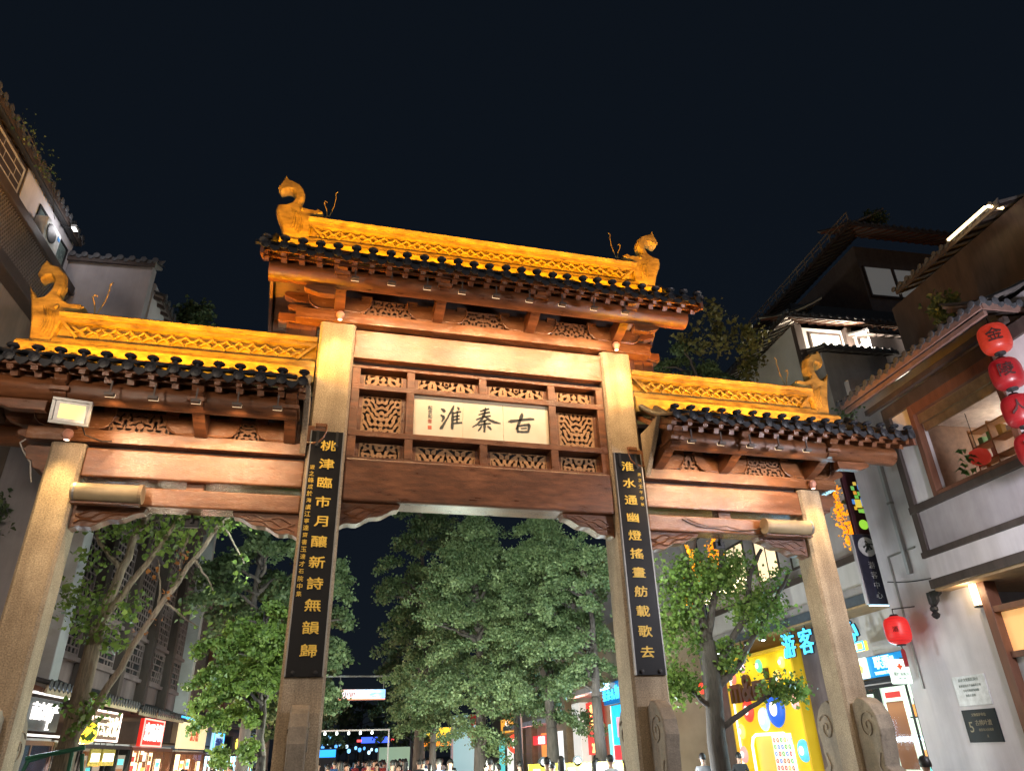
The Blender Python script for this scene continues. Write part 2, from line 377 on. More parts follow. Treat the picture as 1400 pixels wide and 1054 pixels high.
STROKES = {
 'character_gu': [[(912,327,8),(935,324,22),(1000,314,16),(1060,306,17),(1125,298,20),(1162,300,9)], [(1046,238,8),(1044,262,26),(1030,300,22),(1008,355,20),(985,405,11)],
   [(1003,368,10),(998,395,17),(1000,436,14)], [(1000,374,12),(1050,362,15),(1108,356,22),(1112,366,20),(1098,432,17)], [(1000,425,13),(1050,428,16),(1096,426,16)], [(1030,395,8),(1085,390,10)]],
 'character_qin': [[(650,228,7),(690,214,15),(735,200,13)], [(636,262,7),(690,246,14),(742,234,12)], [(612,312,8),(680,284,14),(748,270,12)],
   [(702,188,8),(694,240,18),(665,310,18),(625,355,13),(578,384,6)], [(690,272,10),(735,312,17),(785,334,19),(840,347,7)], [(722,306,7),(690,322,13),(655,335,7)],
   [(632,366,7),(690,352,14),(748,346,10)], [(692,316,12),(690,380,19),(687,434,13)], [(664,372,8),(648,400,14),(630,422,8)], [(716,372,8),(738,390,19),(752,410,10)]],
 'character_huai': [[(292,208,8),(312,220,22),(328,240,16)], [(288,268,8),(312,284,22),(318,300,18),(300,335,8)], [(284,402,8),(300,392,22),(322,352,17),(350,300,12),(372,262,5)],
   [(408,174,9),(398,205,21),(378,245,16),(352,282,6)], [(398,236,14),(396,320,20),(394,408,18)], [(440,188,8),(452,205,17),(452,220,10)],
   [(398,254,9),(440,240,13),(474,234,10)], [(398,288,9),(436,279,12),(462,275,9)], [(398,318,9),(436,310,12),(462,306,9)], [(398,352,9),(440,346,14),(484,342,14)], [(440,228,9),(438,290,12),(436,346,9)]]}
for nm, sts in STROKES.items():
    mb = MB()
    def cv(px, py):
        yc = 272+.074*(px-45); return (-1.44+2.88*(px-45)/1255, 8.05-(py-yc)/370*.85)
    for st in sts:
        q = []
        for i in range(len(st)-1):               # subdivide for a brushed edge
            for t in (0, .25, .5, .75): q.append(tuple(st[i][j]*(1-t)+st[i+1][j]*t for j in range(3)))
        q.append(st[-1]); Lp, Rp = [], []
        for i, (px, py, w) in enumerate(q):
            a = q[max(i-1,0)]; b = q[min(i+1,len(q)-1)]; dx, dy = b[0]-a[0], b[1]-a[1]; l = math.hypot(dx, dy) or 1
            w *= 0.62*(1+.12*math.sin(i*2.3+px)); Lp.append(cv(px-dy/l*w, py+dx/l*w)); Rp.append(cv(px+dy/l*w, py-dx/l*w))
        n = len(q); vs = [(x, .142, z) for x, z in Lp]+[(x, .142, z) for x, z in Rp]+[(x, .152, z) for x, z in Lp]+[(x, .152, z) for x, z in Rp]
        fs = []
        for i in range(n-1):
            fs += [(i, i+1, n+i+1, n+i), (i, 2*n+i, 2*n+i+1, i+1), (n+i, n+i+1, 3*n+i+1, 3*n+i)]
        fs += [(0, n, 3*n, 2*n), (n-1, 3*n-1, 4*n-1, 2*n-1)]
        mb.add(vs, fs)
    mb.build('character', M_INK, NB, fix=False)
for k, ch in enumerate('起京和書'):
    text('inscription', ch, M_SEAL if k == 3 else M_INK, NB, (-1.1, .146, 8.24-.1*k), .1, .004)
MB().box(-1.14,-1.06,.146,.152,7.76,7.84).build('seal_stamp', M_SEAL, NB)
bar('lower_beam', -2.718, 2.718, .02, .62, 6.15, 6.998, M_WOOD, bevel=.04)

def spandrel(xp, dirx, w, h, ztop, y0, y1):
    """carved corner bracket under a beam: straight top, wavy lower edge"""
    n = 14; pr = [(xp, ztop), (xp, ztop-h)]
    for i in range(1, n+1):
        t = i/n; z = ztop - h + h*.80*t**1.15 + .035*math.sin(t*math.pi*5)*(1-.5*t); pr.append((xp+dirx*w*t*.97, z))
    pr.append((xp+dirx*w, ztop))
    o = MB().prism(pr, 'y', y0, y1).build('spandrel_bracket', M_WOOD, ARCH, bevel=.012)
    for j in range(3):                                   # relief scrolls
        pts = []
        for i in range(22):
            t = i/21; x = xp+dirx*w*(.06+.84*t); zb = ztop-h+h*.8*t**1.15
            z = zb+(ztop-zb)*(.25+.22*j)+.045*math.sin(t*13+j*2.1)*(1-.6*t); pts.append((x, y0-.004, z))
        MB().tube(pts, [.022*(1-.4*i/21) for i in range(22)], 5).build('carved_scroll', M_WOOD, o)
    return o
for s in (-1, 1):
    spandrel(s*2.718, -s, 1.1, .46, 6.148, .16, .46)

# --- dougong band: shaped wings and pierced panels standing on the top plate
def wing_mesh():
    pr = [(.10,0),(.42,0),(.52,.03),(.585,.10),(.62,.2),(.625,.32),(.44,.32),(.44,.255),(.20,.255),(.20,.29),(.10,.29)]
    mb = MB().prism(pr, 'y', -.03, .12)
    pts = [(.10,-.04,.012),(.42,-.04,.012),(.52,-.04,.042),(.60,-.04,.11),(.64,-.04,.2),(.645,-.04,.32)]
    mb.tube(pts, .016, 5); mb.box(.435,.64,-.045,.13,.285,.335)
    mb.box(.22,.42,.0,.05,.26,.30)
    return mb
WING_R = wing_mesh().mesh('bracket_wing', M_WOOD2)
wl = wing_mesh(); wl.v = [(-a, b, c) for a, b, c in wl.v]; WING_L = wl.mesh('bracket_wing', M_WOOD2)
def arm_mesh():
    pr = [(.1,-.02),(-.1,-.03),(-.2,-.01),(-.36,.03),(-.5,.08),(-.62,.14),(-.74,.17),(-.84,.14),(-.96,.16),(-1.02,.22),(-1.0,.30),(-.72,.34),(-.5,.36),(-.2,.36),(.1,.36)]
    mb = MB().prism(pr, 'x', -.105, .105)
    hd = [(-.55,.30),(-1.05,.30),(-1.16,.34),(-1.10,.42),(-1.17,.48),(-1.12,.55),(-1.2,.62),(-1.15,.72),(-1.07,.78),(-.55,.78)]
    mb.prism(hd, 'x', -.098, .098)
    mb.prism([(-.5,.24),(-1.07,.24),(-1.09,.31),(-.5,.31)], 'x', -.15, .15)
    return mb
ARM = arm_mesh().mesh('bracket_arm', M_WOOD)
def band(xs, z0, ends):
    for i, x in enumerate(xs):
        link('bracket_arm', ARM, ARCH, .01, (x, 0, z0))
        if i or ends[0]: link('bracket_wing', WING_L, ARCH, 0, (x, -.02, z0)).scale = (1, 1, 1.3)
        if i < len(xs)-1 or ends[1]: link('bracket_wing', WING_R, ARCH, 0, (x, -.02, z0)).scale = (1, 1, 1.3)
        if i < len(xs)-1:
            w = xs[i+1]-xs[i]-1.12
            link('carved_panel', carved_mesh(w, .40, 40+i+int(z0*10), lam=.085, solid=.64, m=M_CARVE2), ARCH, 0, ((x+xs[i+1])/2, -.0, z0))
A = [-3.09,-1.03,1.03,3.09]
band(A, 10.2, (1, 1))
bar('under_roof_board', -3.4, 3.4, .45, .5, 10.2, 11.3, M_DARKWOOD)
for s in (-1, 1):
    xs = [s*3.75, s*5.3, s*7.42]; xs.sort()
    band(xs, 7.18, (1, 1))
    a, b = sorted((s*3.45, s*8.1))
    bar('top_plate', a, b, -.05, .64, 6.94, 7.18, M_WOOD2)
    a, b = sorted((s*3.445, s*7.135))
    bar('upper_beam', a, b, .03, .54, 6.34, 6.87, M_WOOD2, bevel=.03)
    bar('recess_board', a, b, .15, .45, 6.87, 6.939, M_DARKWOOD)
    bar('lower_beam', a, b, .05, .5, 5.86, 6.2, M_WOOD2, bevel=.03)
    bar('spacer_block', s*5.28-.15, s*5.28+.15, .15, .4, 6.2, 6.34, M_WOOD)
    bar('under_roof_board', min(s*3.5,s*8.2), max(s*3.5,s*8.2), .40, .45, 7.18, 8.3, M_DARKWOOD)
    spandrel(s*7.138, -s, 1.15, .42, 5.858, .14, .42); spandrel(s*3.442, s, 1.15, .42, 5.858, .14, .42)
    # shaped beam heads beyond the outer pillar
    x0 = s*7.70
    pr = [(x0,6.86),(x0+s*.36,6.86),(x0+s*.42,6.78),(x0+s*.36,6.72),(x0+s*.34,6.62),(x0+s*.24,6.58),(x0+s*.2,6.46),(x0+s*.08,6.42),(x0,6.34)]
    MB().prism(pr, 'y', .08, .48).build('beam_head', M_WOOD, ARCH, bevel=.01)

# --- stepped arms under the roof overhang at the gable ends
def scroll_end(x0, dx, l, y, w, z0, h):
    pr = [(x0,z0),(x0+dx*(l-.28),z0),(x0+dx*(l-.15),z0+h*.25),(x0+dx*(l-.04),z0+h*.45),(x0+dx*l,z0+h*.7),(x0+dx*(l-.05),z0+h),(x0,z0+h)]
    MB().prism(pr, 'y', y-w/2, y+w/2).build('bracket_scroll', M_WOOD, ARCH, bevel=.01)
for s in (-1, 1):
    scroll_end(s*3.2, s, .6, -.8, .16, 10.04, .18)
    for y in (.3,):
        scroll_end(s*3.45, s, .7, y, .2, 10.2, .22); scroll_end(s*3.3, s, .95, y, .2, 10.5, .22)
    for y in (1.3,):
        scroll_end(s*3.2, s, .85, y, .2, 10.1, .24); scroll_end(s*3.2, s, 1.0, y, .2, 10.42, .22)
    MB().box(min(s*3.46,s*4.3), max(s*3.46,s*4.3), .2, .5, 9.98, 10.18).build('end_beam', M_WOOD, ARCH, bevel=.01)
    MB().box(min(s*3.50,s*4.12), max(s*3.50,s*4.12), .22, .42, 9.42, 9.96).build('end_panel', M_REDWOOD, ARCH, bevel=.02)
    for xa in (3.62, 3.86): MB().box(min(s*xa,s*(xa+.2)), max(s*xa,s*(xa+.2)), .2, .222, 9.5, 9.9).build('end_panel_field', M_WOOD, ARCH)
    scroll_end(s*7.6, s, .8, -.8, .15, 7.12, .18); scroll_end(s*7.6, s, .75, .3, .2, 7.0, .2); scroll_end(s*7.6, s, 1.0, .3, .2, 7.28, .22)
    scroll_end(s*7.6, s, 1.15, 1.2, .2, 7.3, .25)

# --- roofs
TILE_STEP = .34; JR = random.Random(19)
def prof_main(y): t = y+1.4; return 10.62+.42*t+.27*t*t
def prof_side(y): t = y+1.4; return 7.76+.32*t+.19*t*t
def make_roof(name, x0, x1, fn, zp, label):
    rf = bpy.data.objects.new(name, None); COL.objects.link(rf); rf.parent = ARCH
    rf['label'] = label
    YB = .3
    ys = [-1.36, -1.0, -.6, -.2, .15]
    def both(y): return 2*YB - y
    # deck
    mb = MB()
    line = [(y, fn(y)) for y in ys]
    full = line + [(both(y), z) for y, z in reversed(line)]
    low = [(y, z-.06) for y, z in full]
    mb.prism(full + low[::-1], 'x', x0+.02, x1-.02); mb.build('roof_deck', M_WOOD, rf)
    # cover tile row with round end and cap; shared mesh
    def row(sign):
        m = MB(); r = .088; n = 7; vs = []
        yy = [-1.46, -1.2, -.9, -.6, -.3, .05, .2]
        for y in yy:
            z = fn(y)+.02
            for j in range(n):
                a = math.pi*j/(n-1); vs.append((r*math.cos(a), y if sign > 0 else both(y), z+r*math.sin(a)))
        fs = [(i*n+j, i*n+j+1, (i+1)*n+j+1, (i+1)*n+j) for i in range(len(yy)-1) for j in range(n-1)]
        m.add(vs, fs)
        ye = -1.46 if sign > 0 else both(-1.46); ze = fn(-1.46)+.03; d = -1 if sign > 0 else 1
        m.lathe([(.09,0),(.09,d*.03),(.072,d*.035),(.064,d*.02),(.03,d*.03)], (0, ye, ze), 14, 'y')
        if sign > 0: m.lathe([(.03,.07),(.028,.165),(.08,.17),(.1,.19),(.085,.215),(.02,.235)], (0, ye+.03, ze), 10, 'z')
        return m.mesh('cover_tile', M_TILE)
    def drip(sign):
        m = MB(); yy = [-1.42, -1.0, -.5, 0, .2]; vs = []
        for y in yy:
            z = fn(y)+.005
            for x, dz in ((-.1,.045),(-.05,.012),(0,0),(.05,.012),(.1,.045)): vs.append((x, y if sign > 0 else both(y), z+dz))
        m.add(vs, [(i*5+j, i*5+j+1, (i+1)*5+j+1, (i+1)*5+j) for i in range(len(yy)-1) for j in range(4)])
        y0 = -1.44 if sign > 0 else both(-1.44); z0 = fn(-1.42); pr = [(-.115,z0+.06),(-.06,z0+.02),(0,z0+.01),(.06,z0+.02),(.115,z0+.06),(.10,z0-.03),(.055,z0-.085),(0,z0-.12),(-.055,z0-.085),(-.10,z0-.03)]
        m.prism(pr, 'y', y0, y0+.03)
        return m.mesh('drip_tile', M_TILE)
    rows = {1: row(1), -1: row(-1)}; drips = {1: drip(1), -1: drip(-1)}
    n = int(round((x1-x0)/TILE_STEP)); st = (x1-x0)/n
    for sg in (1, -1):
        for i in range(n+1): link('cover_tile', rows[sg], rf, 0, (x0+i*st+JR.uniform(-.014,.014), JR.uniform(-.02,.012), JR.uniform(-.008,.012)))
        for i in range(n): link('drip_tile', drips[sg], rf, 0, (x0+(i+.5)*st+JR.uniform(-.012,.012), JR.uniform(-.015,.01), JR.uniform(-.006,.006)))
    # rafters: flying rafters over lower rafters, eave laths
    fr = MB(); a = Vector((0,-1.33,fn(-1.33)-.115)); b = Vector((0,-.5,fn(-.5)-.13)); fr.beam(a, b, .1, .085); FLY = fr.mesh('flying_rafter', M_WOOD)
    lr = MB(); a = Vector((0,-1.12,fn(-1.12)-.225)); b = Vector((0,-.62,fn(-.62)-.215)); c_ = Vector((0,.3,fn(.15)-.2)); lr.beam(a, b, .11, .1); lr.beam(b, c_, .11, .1); LOW = lr.mesh('rafter', M_WOOD)
    for i in range(n+1):
        link('flying_rafter', FLY, rf, 0, (x0+i*st, 0, 0)); link('rafter', LOW, rf, 0, (x0+i*st, 0, 0))
    MB().box(x0, x1, -1.375, -1.335, fn(-1.36)-.085, fn(-1.36)+.0).build('eave_lath', M_WOOD, rf)
    MB().box(x0, x1, -1.11, -1.06, fn(-1.1)-.17, fn(-1.1)-.1).build('eave_lath', M_WOOD, rf)
    # purlins front and rear
    for y in (-.8, both(-.8)):
        m = MB(); m.lathe([(.205,x0+.06),(.21,x0+.07),(.21,x1-.07),(.205,x1-.06)], (0, y, zp), 20, 'x'); o = m.build('purlin', M_WOOD, rf)
        for p_ in o.data.polygons: p_.use_smooth = len(p_.vertices) == 4
        MB().box(x0+.1, x1-.1, y-.07, y+.07, zp+.19, fn(-.8)-.16).build('purlin_board', M_WOOD, rf)
    return rf, n
def barge(rf, x, fn, w=.06):
    ys = [-1.45,-1.1,-.7,-.3,.05,.3,.55,.9,1.3,1.7,2.05]
    f2 = lambda y: fn(y) if y <= .3 else fn(.6-y)
    top = [(y, f2(min(max(y,-1.4),2.0))+.03) for y in ys]; low = [(y, z-.34+.06*abs(y-.3)) for y, z in top]
    MB().prism(top+low[::-1], 'x', x-w/2, x+w/2).build('bargeboard', M_REDWOOD, rf)
    m = MB()
    m.tube([(x, y, z+.06) for y, z in top], .075, 8); m.build('gable_tile', M_TILE, rf)
    # short edge tiles with round ends facing out
RM, NM = make_roof('main_roof', -4.55, 4.55, prof_main, 10.49, 'tall central tiled roof of the archway')
barge(RM, -4.6, prof_main); barge(RM, 4.6, prof_main)
RS = {}
for s in (-1, 1):
    a, b = (3.58, 9.15) if s > 0 else (-9.15, -3.58)
    RS[s], _ = make_roof('side_roof', a, b, prof_side, 7.52, 'lower tiled side roof of the archway')
    barge(RS[s], s*9.2, prof_side)

# --- ridges, carved wave band, finials
def curl_mesh():
    m = MB()
    up = [(-.125+.25*i/8, 0, .215-.10*math.sin(math.pi*i/8)) for i in range(9)]
    dn = [(-.125+.25*i/8, 0, .005+.10*math.sin(math.pi*i/8)) for i in range(9)]
    m.tube(up, .024, 5); m.tube(dn, .024, 5)
    return m.mesh('ridge_wave', M_RIDGE)
CURL = curl_mesh()
def ridge(name, x0, x1, zb, zm, label):
    rd = bpy.data.objects.new(name, None); COL.objects.link(rd); rd.parent = ARCH; rd['label'] = label
    zt = zm+.55
    f = .12
    MB().prism([(f-.14,zb),(f-.14,zm-.22),(f-.1,zm-.16),(.58,zm-.16),(.62,zm-.22),(.62,zb)], 'x', x0-.55 if x0 < -5 or abs(x0)<4.2 and x0<0 else x0, x1+.55 if x1 > 3.4 else x1).build('ridge_base', M_RIDGE, rd)
    MB().box(x0, x1, f+.13, .40, zm-.16, zt-.1).build('ridge_core', M_RIDGE, rd)
    MB().prism([(f-.08,zm-.158),(f-.02,zm-.02),(f+.06,zm+.03),(.42,zm+.03),(.5,zm-.02),(.56,zm-.158)], 'x', x0, x1).build('ridge_moulding', M_RIDGE, rd)
    MB().prism([(f-.05,zt-.12),(f-.09,zt-.04),(f-.05,zt),(.3,zt+.05),(.53,zt),(.57,zt-.04),(.53,zt-.12)], 'x', x0, x1).build('ridge_cap', M_RIDGE, rd)
    MB().box(x0, x1, f+.0, f+.14, zm+.345, zm+.43).build('ridge_moulding', M_RIDGE, rd)
    n = int((x1-x0-.25)/.25); off = (x1-x0-n*.25)/2
    for i in range(n):
        link('ridge_wave', CURL, rd, 0, (x0+off+.125+i*.25, f+.05, zm+.085))
    # sloping end frames of the pattern band
    for xa, d in ((x0+.02, 1), (x1-.02, -1)):
        MB().beam((xa, f+.02, zm+.4), (xa+d*.34, f+.02, zm+.03), .05, .05, up=(0,1,0)).build('ridge_moulding', M_RIDGE, rd)
    return rd
RDM = ridge('main_ridge', -3.95, 3.95, 11.75, 12.15, 'tall golden ridge of the central roof with wave openwork')
RDS = {-1: ridge('side_ridge', -8.2, -3.46, 8.5, 9.05, 'golden ridge of a side roof with wave openwork'),
        1: ridge('side_ridge', 3.46, 8.2, 8.5, 9.05, 'golden ridge of a side roof with wave openwork')}
FM = [(-4.7,13.5),(-4.63,13.68),(-4.57,13.85),(-4.49,13.75),(-4.37,13.71),(-4.24,13.64),(-4.16,13.54),(-4.11,13.42),(-4.12,13.28),(-4.18,13.15),(-4.2,13.07),(-4.12,13.05),(-4.1,13.0),(-3.97,12.97),(-3.84,12.96),(-3.77,13.01),(-3.66,12.94),(-3.67,12.86),(-3.86,12.80),(-3.82,12.68),(-3.88,12.53),(-3.9,12.1),(-4.42,12.05),(-4.53,12.45),(-4.62,12.66),(-4.67,12.84),(-4.66,12.96),(-4.58,13.0),(-4.47,13.02),(-4.36,13.1),(-4.30,13.24),(-4.32,13.38),(-4.39,13.46),(-4.47,13.47),(-4.55,13.42),(-4.63,13.40)]
FS = [(-8.82,10.42),(-8.80,10.62),(-8.73,10.76),(-8.64,10.67),(-8.49,10.64),(-8.36,10.5),(-8.31,10.25),(-8.34,10.0),(-8.27,9.9),(-8.14,9.83),(-7.93,9.84),(-7.83,9.76),(-7.93,9.68),(-8.09,9.65),(-8.13,9.44),(-8.2,9.26),(-8.22,8.9),(-8.6,8.9),(-8.68,9.4),(-8.77,9.75),(-8.88,10.1),(-8.79,10.02),(-8.68,9.88),(-8.58,9.93),(-8.5,10.12),(-8.5,10.32),(-8.57,10.42),(-8.66,10.38),(-8.74,10.3)]
def finial(poly, s, parent, eye, zs):
    """cushion-shaped dragon-fish: outline in the ridge plane, rounded through its thickness"""
    P_ = [Vector((p[0]*(-s), p[1])) for p in poly]
    if sum(P_[i].x*P_[(i+1) % len(P_)].y - P_[(i+1) % len(P_)].x*P_[i].y for i in range(len(P_))) < 0: P_.reverse()
    n = len(P_); layers = []
    nrm = []
    for i in range(n):
        d = (P_[(i+1) % n]-P_[i-1]).normalized(); nrm.append(Vector((-d.y, d.x)))
    for y, ins in ((.13,.04),(.16,.012),(.22,-.004),(.36,-.004),(.42,.012),(.45,.04)):
        layers.append([(p.x+q.x*ins, y, p.y+q.y*ins) for p, q in zip(P_, nrm)])
    vs = [v for l in layers for v in l]; k = len(layers)
    fs = [(a*n+i, a*n+(i+1) % n, (a+1)*n+(i+1) % n, (a+1)*n+i) for a in range(k-1) for i in range(n)]
    fs += [tuple(range(n)), tuple(range(k*n-1, (k-1)*n-1, -1))]
    o = MB().add(vs, fs).build('dragon_fish_finial', M_RIDGE, parent)
    # relief: eye, gill lines, scales along the body
    m = MB(); m.lathe([(.045,0),(.04,-.03),(.01,-.045)], (-s*eye[0], .13, eye[1]), 10, 'y'); m.build('eye', M_RIDGE, o)
    m = MB()
    for j in range(5):
        pts = [(-s*(eye[0]-.02-.05*j+.08*math.sin(t*2.6)), .125, eye[1]-.12-.55*t+zs*.03*j) for t in [i/8 for i in range(9)]]
        m.tube(pts, .014, 4)
    m.build('fin_lines', M_RIDGE, o)
    return o
for s in (-1, 1):
    finial(FM, s, RDM, (-4.12, 12.9), 1); finial(FS, s, RDS[s], (-8.3, 9.7), 1)
    # thin curled whiskers
    for nm, rd, base in (('m', RDM, (3.62, 12.93)), ('s', RDS[s], (7.75, 9.72))):
        x, z = base
        MB().tube([(s*x,.3,z),(s*(x-.1),.3,z+.03),(s*(x-.18),.3,z+.35),(s*(x-.2),.3,z+.62),(s*(x-.18),.3,z+.72),(s*(x-.23),.3,z+.78)], .011, 5).build('whisker', M_RIDGE, rd)
        MB().tube([(s*(x-.05),.3,z+.02),(s*(x-.02),.28,z+.2),(s*(x+.05),.28,z+.36),(s*(x+.03),.28,z+.44),(s*(x-.02),.28,z+.4)], .012, 5).build('whisker', M_RIDGE, rd)
# return wall that carries the side roof on the centre pillar
for s in (-1, 1):
    MB().prism([(-.35,7.95),(-.9,8.0),(-.55,7.55),(-.02,6.95),(-.02,7.95)], 'x', min(s*3.45,s*3.56), max(s*3.45,s*3.56)).build('corbel', M_STONE, ARCH, bevel=.02)

# ------------------------------------------------------------------ couplet boards
def couplet(x, main, small, side, label):
    t = thing('couplet_board', label, 'sign board', (x, -.03, 3.1))
    MB().box(-.29, .29, -.035, .028, 0, 4.36).build('board', M_BOARD, t, bevel=.006)
    for sx in (-.3, .3):
        MB().box(sx-.012, sx+.012, -.042, .028, 0, 4.36).build('edge_strip', M_STEEL, t)
    for k in range(2):
        for sx in (-.18, .18):
            MB().lathe([(.035,0),(.035,-.03),(.015,-.035)], (sx, -.036, .06+k*4.0), 10, 'y').build('bolt', M_BLACK, t)
    for sx in (-.18, .18): MB().box(sx-.025, sx+.025, -.045, -.03, 4.08, 4.36).build('hanger', M_BLACK, t)
    for i, ch in enumerate(main):
        text('character', ch, M_GOLD, t, (side*-.035, -.044, 4.06-.366*i), .215, .012, 0, 1.35, rough=.01, fat=.0045)
    z0, dz, sz = small[1], small[2], small[3]
    for i, ch in enumerate(small[0]):
        text('inscription', ch, M_GOLD, t, (side*.215, -.042, z0-dz*i), sz*(.9+.25*((i*7) % 5)/5), .008, 0, 1, rough=.02)
couplet(-CP, '桃津臨市月釀新詩無韻歸', ('遊之峰成於海虞江寧達齋書玉達才石院中集', 3.62, .128, .1), -1, 'black board of gold clerical characters with long side inscription on archway pillar')
couplet(CP, '淮水通幽燈搖畫舫載歌去', ('歲次壬午中秋', 3.9, .13, .085), 1, 'black board of gold clerical characters with short side inscription on archway pillar')
# ------------------------------------------------------------------ lamps on the archway
AMBER = (1.0, 0.40, 0.003); WARM = (1.0, 0.65, 0.36); COOL = (0.75, 0.88, 1.0)
E_AMBER, E_EAVE, E_PIL = 860.0, 118.0, 270.0
M_LED_W = emis('warm led lens', (1.0, 0.75, 0.45), 1.8)
M_LED_A = emis('amber led lens', AMBER, 5.0)
# amber washer bars lying on the tiles in front of each ridge
for x0, x1, fn, lab, zaim in ((-4.8, 4.8, prof_main, 'long amber wash light bar on the tall central roof', 12.5),
                        (-8.6, -3.7, prof_side, 'long amber wash light bar on the side roof above the floodlight', 9.3), (3.7, 7.9, prof_side, 'long amber wash light bar on the side roof beside the white house', 9.3)):
    y = -1.0; z = fn(y)+.16; xc = (x0+x1)/2
    t = thing('ridge_light_bar', lab, 'light bar', (xc, y, z), 'amber light bars hidden on the archway roofs')
    h = (x1-x0)/2
    MB().box(-h, h, -.04, .04, -.03, .03).build('housing', M_BLACK, t)
    MB().box(-h+.02, h-.02, .02, .042, .0, .028).build('lens', M_LED_A, t)
    k = 2 if x1-x0 > 6 else 1
    for j in range(k):
        xx = -h + (2*h)*(j+.5)/k
        lamp('amber_light', 'AREA', t, (xx, .06, .05), E_AMBER*(x1-x0)/8.6/k, AMBER, aim=(xx, 1.0, 1.75 if zaim > 12 else 1.15), size=2*h/k*.98, size_y=.06)
M_EAVE = mat('bronze lamp metal', (.12,.1,.09), .5, .4, .2, 10)
ORD = ('first', 'second', 'third', 'fourth', 'fifth', 'sixth', 'seventh', 'eighth', 'ninth')
# small spotlights under the eaves, washing the beams below
def eave_lights(xs, zl, zt, energy, lab, grp):
    for i, x in enumerate(xs):
        z = zl
        t = thing('eave_spotlight', lab % ORD[i], 'spotlight', (x, -1.27, z), grp)
        MB().box(-.075, .075, -.045, .05, -.015, .04).build('housing', M_EAVE, t, bevel=.008)
        MB().box(-.075, .075, .05, .056, -.015, .04).build('lens', M_LED_W, t)
        MB().box(-.012, .012, -.012, .012, .04, .26).build('bracket', M_EAVE, t)
        lamp('spot', 'SPOT', t, (0, .08, -.05), energy*(0.5+1.0*((i*37) % 10)/10), WARM, aim=(0, 1.2, zt-z), spot=122, blend=.9, radius=.06)
eave_lights([-2.84+.71*i for i in range(9)], 10.2, 9.2, E_EAVE*1.35, 'small warm spotlight under the central eave, %s from the long inscription board pillar', 'spotlights under the archway eaves')
for s in (-1, 1):
    eave_lights([s*(3.95+.66*i) for i in range(5)], 7.3, 6.35, E_EAVE*.8, 'small warm spotlight under the side eave %s, %%s from the centre pillar' % ('above the floodlight' if s < 0 else 'by the white house'), 'spotlights under the archway eaves')
# amber spots added behind the eave to brighten the dragon-fish finials
for s in (-1, 1):
    for xf, zt, fn, lab in ((4.35, 13.1, prof_main, 'added small amber spotlight aimed at a finial of the central roof'), (8.5, 9.9, prof_side, 'added small amber spotlight aimed at a finial of a side roof')):
        z = fn(-.95)+.16
        t = thing('finial_fill_spot', lab + (', floodlight side' if s < 0 else ', white house side'), 'spotlight', (s*xf, -.85, z), 'added amber spotlights aimed at the finials')
        MB().lathe([(.05,-.06),(.06,.0),(.06,.08)], (0,0,0), 10, 'y').build('housing', M_BLACK, t); MB().box(-.01,.01,-.01,.01,-.14,-.05).build('stem', M_BLACK, t)
        lamp('spot', 'SPOT', t, (0,.12,.03), 190, AMBER, aim=(0, 1.05, zt-z), spot=80, blend=.8, radius=.03)
# downlights on the pillar heads
for x, z, lab in ((-CP+.02, 10.03, 'small pink downlight at the head of the pillar with the long inscription board'), (CP-.02, 10.03, 'small pink downlight at the head of the pillar with the short inscription board'),
             (-OP, 7.0, 'small pink downlight at the short outer pillar head under the floodlight'), (OP, 7.0, 'small pink downlight at the short outer pillar head beside the amber garland')):
    t = thing('pillar_downlight', lab, 'spotlight', (x, -.14, z), 'downlights on the pillar heads')
    MB().lathe([(.05,.1),(.08,.06),(.085,.0),(.06,-.04),(.05,-.09)], (0,0,0), 12).build('housing', mat('pink copper', (.55,.27,.2), .4), t, smooth=True)
    MB().lathe([(.045,-.091),(.03,-.1)], (0,0,0), 12).build('lens', emis('pink lens', (1,.75,.6), 3), t)
    MB().box(-.02, .02, .0, .09, .03, .07).build('bracket', M_STEEL, t)
    lamp('spot', 'SPOT', t, (0, -.26, -.06), E_PIL, (1, .66, .26), aim=(0, .12, -2.4), spot=75, blend=1.0, radius=.1)
# rectangular floodlight on the left outer pillar head
t = thing('floodlight', 'square floodlight with glowing yellow glass at the pillar head', 'floodlight', (-7.2, -.92, 7.1), rot=(R(17), 0, R(10)))
MB().box(-.29, .29, .0, .10, -.215, .215).build('housing', M_STEEL, t, bevel=.02)
for a in ((-.29,.29,-.035,0,.165,.215), (-.29,.29,-.035,0,-.215,-.165), (-.29,-.235,-.034,0,-.165,.165), (.235,.29,-.034,0,-.165,.165)):
    MB().box(*a).build('frame', M_STEEL, t, bevel=.006)
MB().box(-.234, .234, -.012, -.002, -.164, .164).build('reflector', mat('white reflector', (.75,.73,.68), .3), t)
MB().box(-.17, .2, -.016, -.012, -.12, .12).build('lamp_glass', emis('floodlight glass', (1.0, .8, .34), .55), t)
MB().box(-.08, .08, .1, .8, -.03, .03).build('bracket', M_STEEL, t)
MB().tube([(.2,.05,-.2),(.26,.1,-.34),(.5,.3,-.4),(.62,.5,-.36)], .012, 5).build('cable', M_CABLE, t)
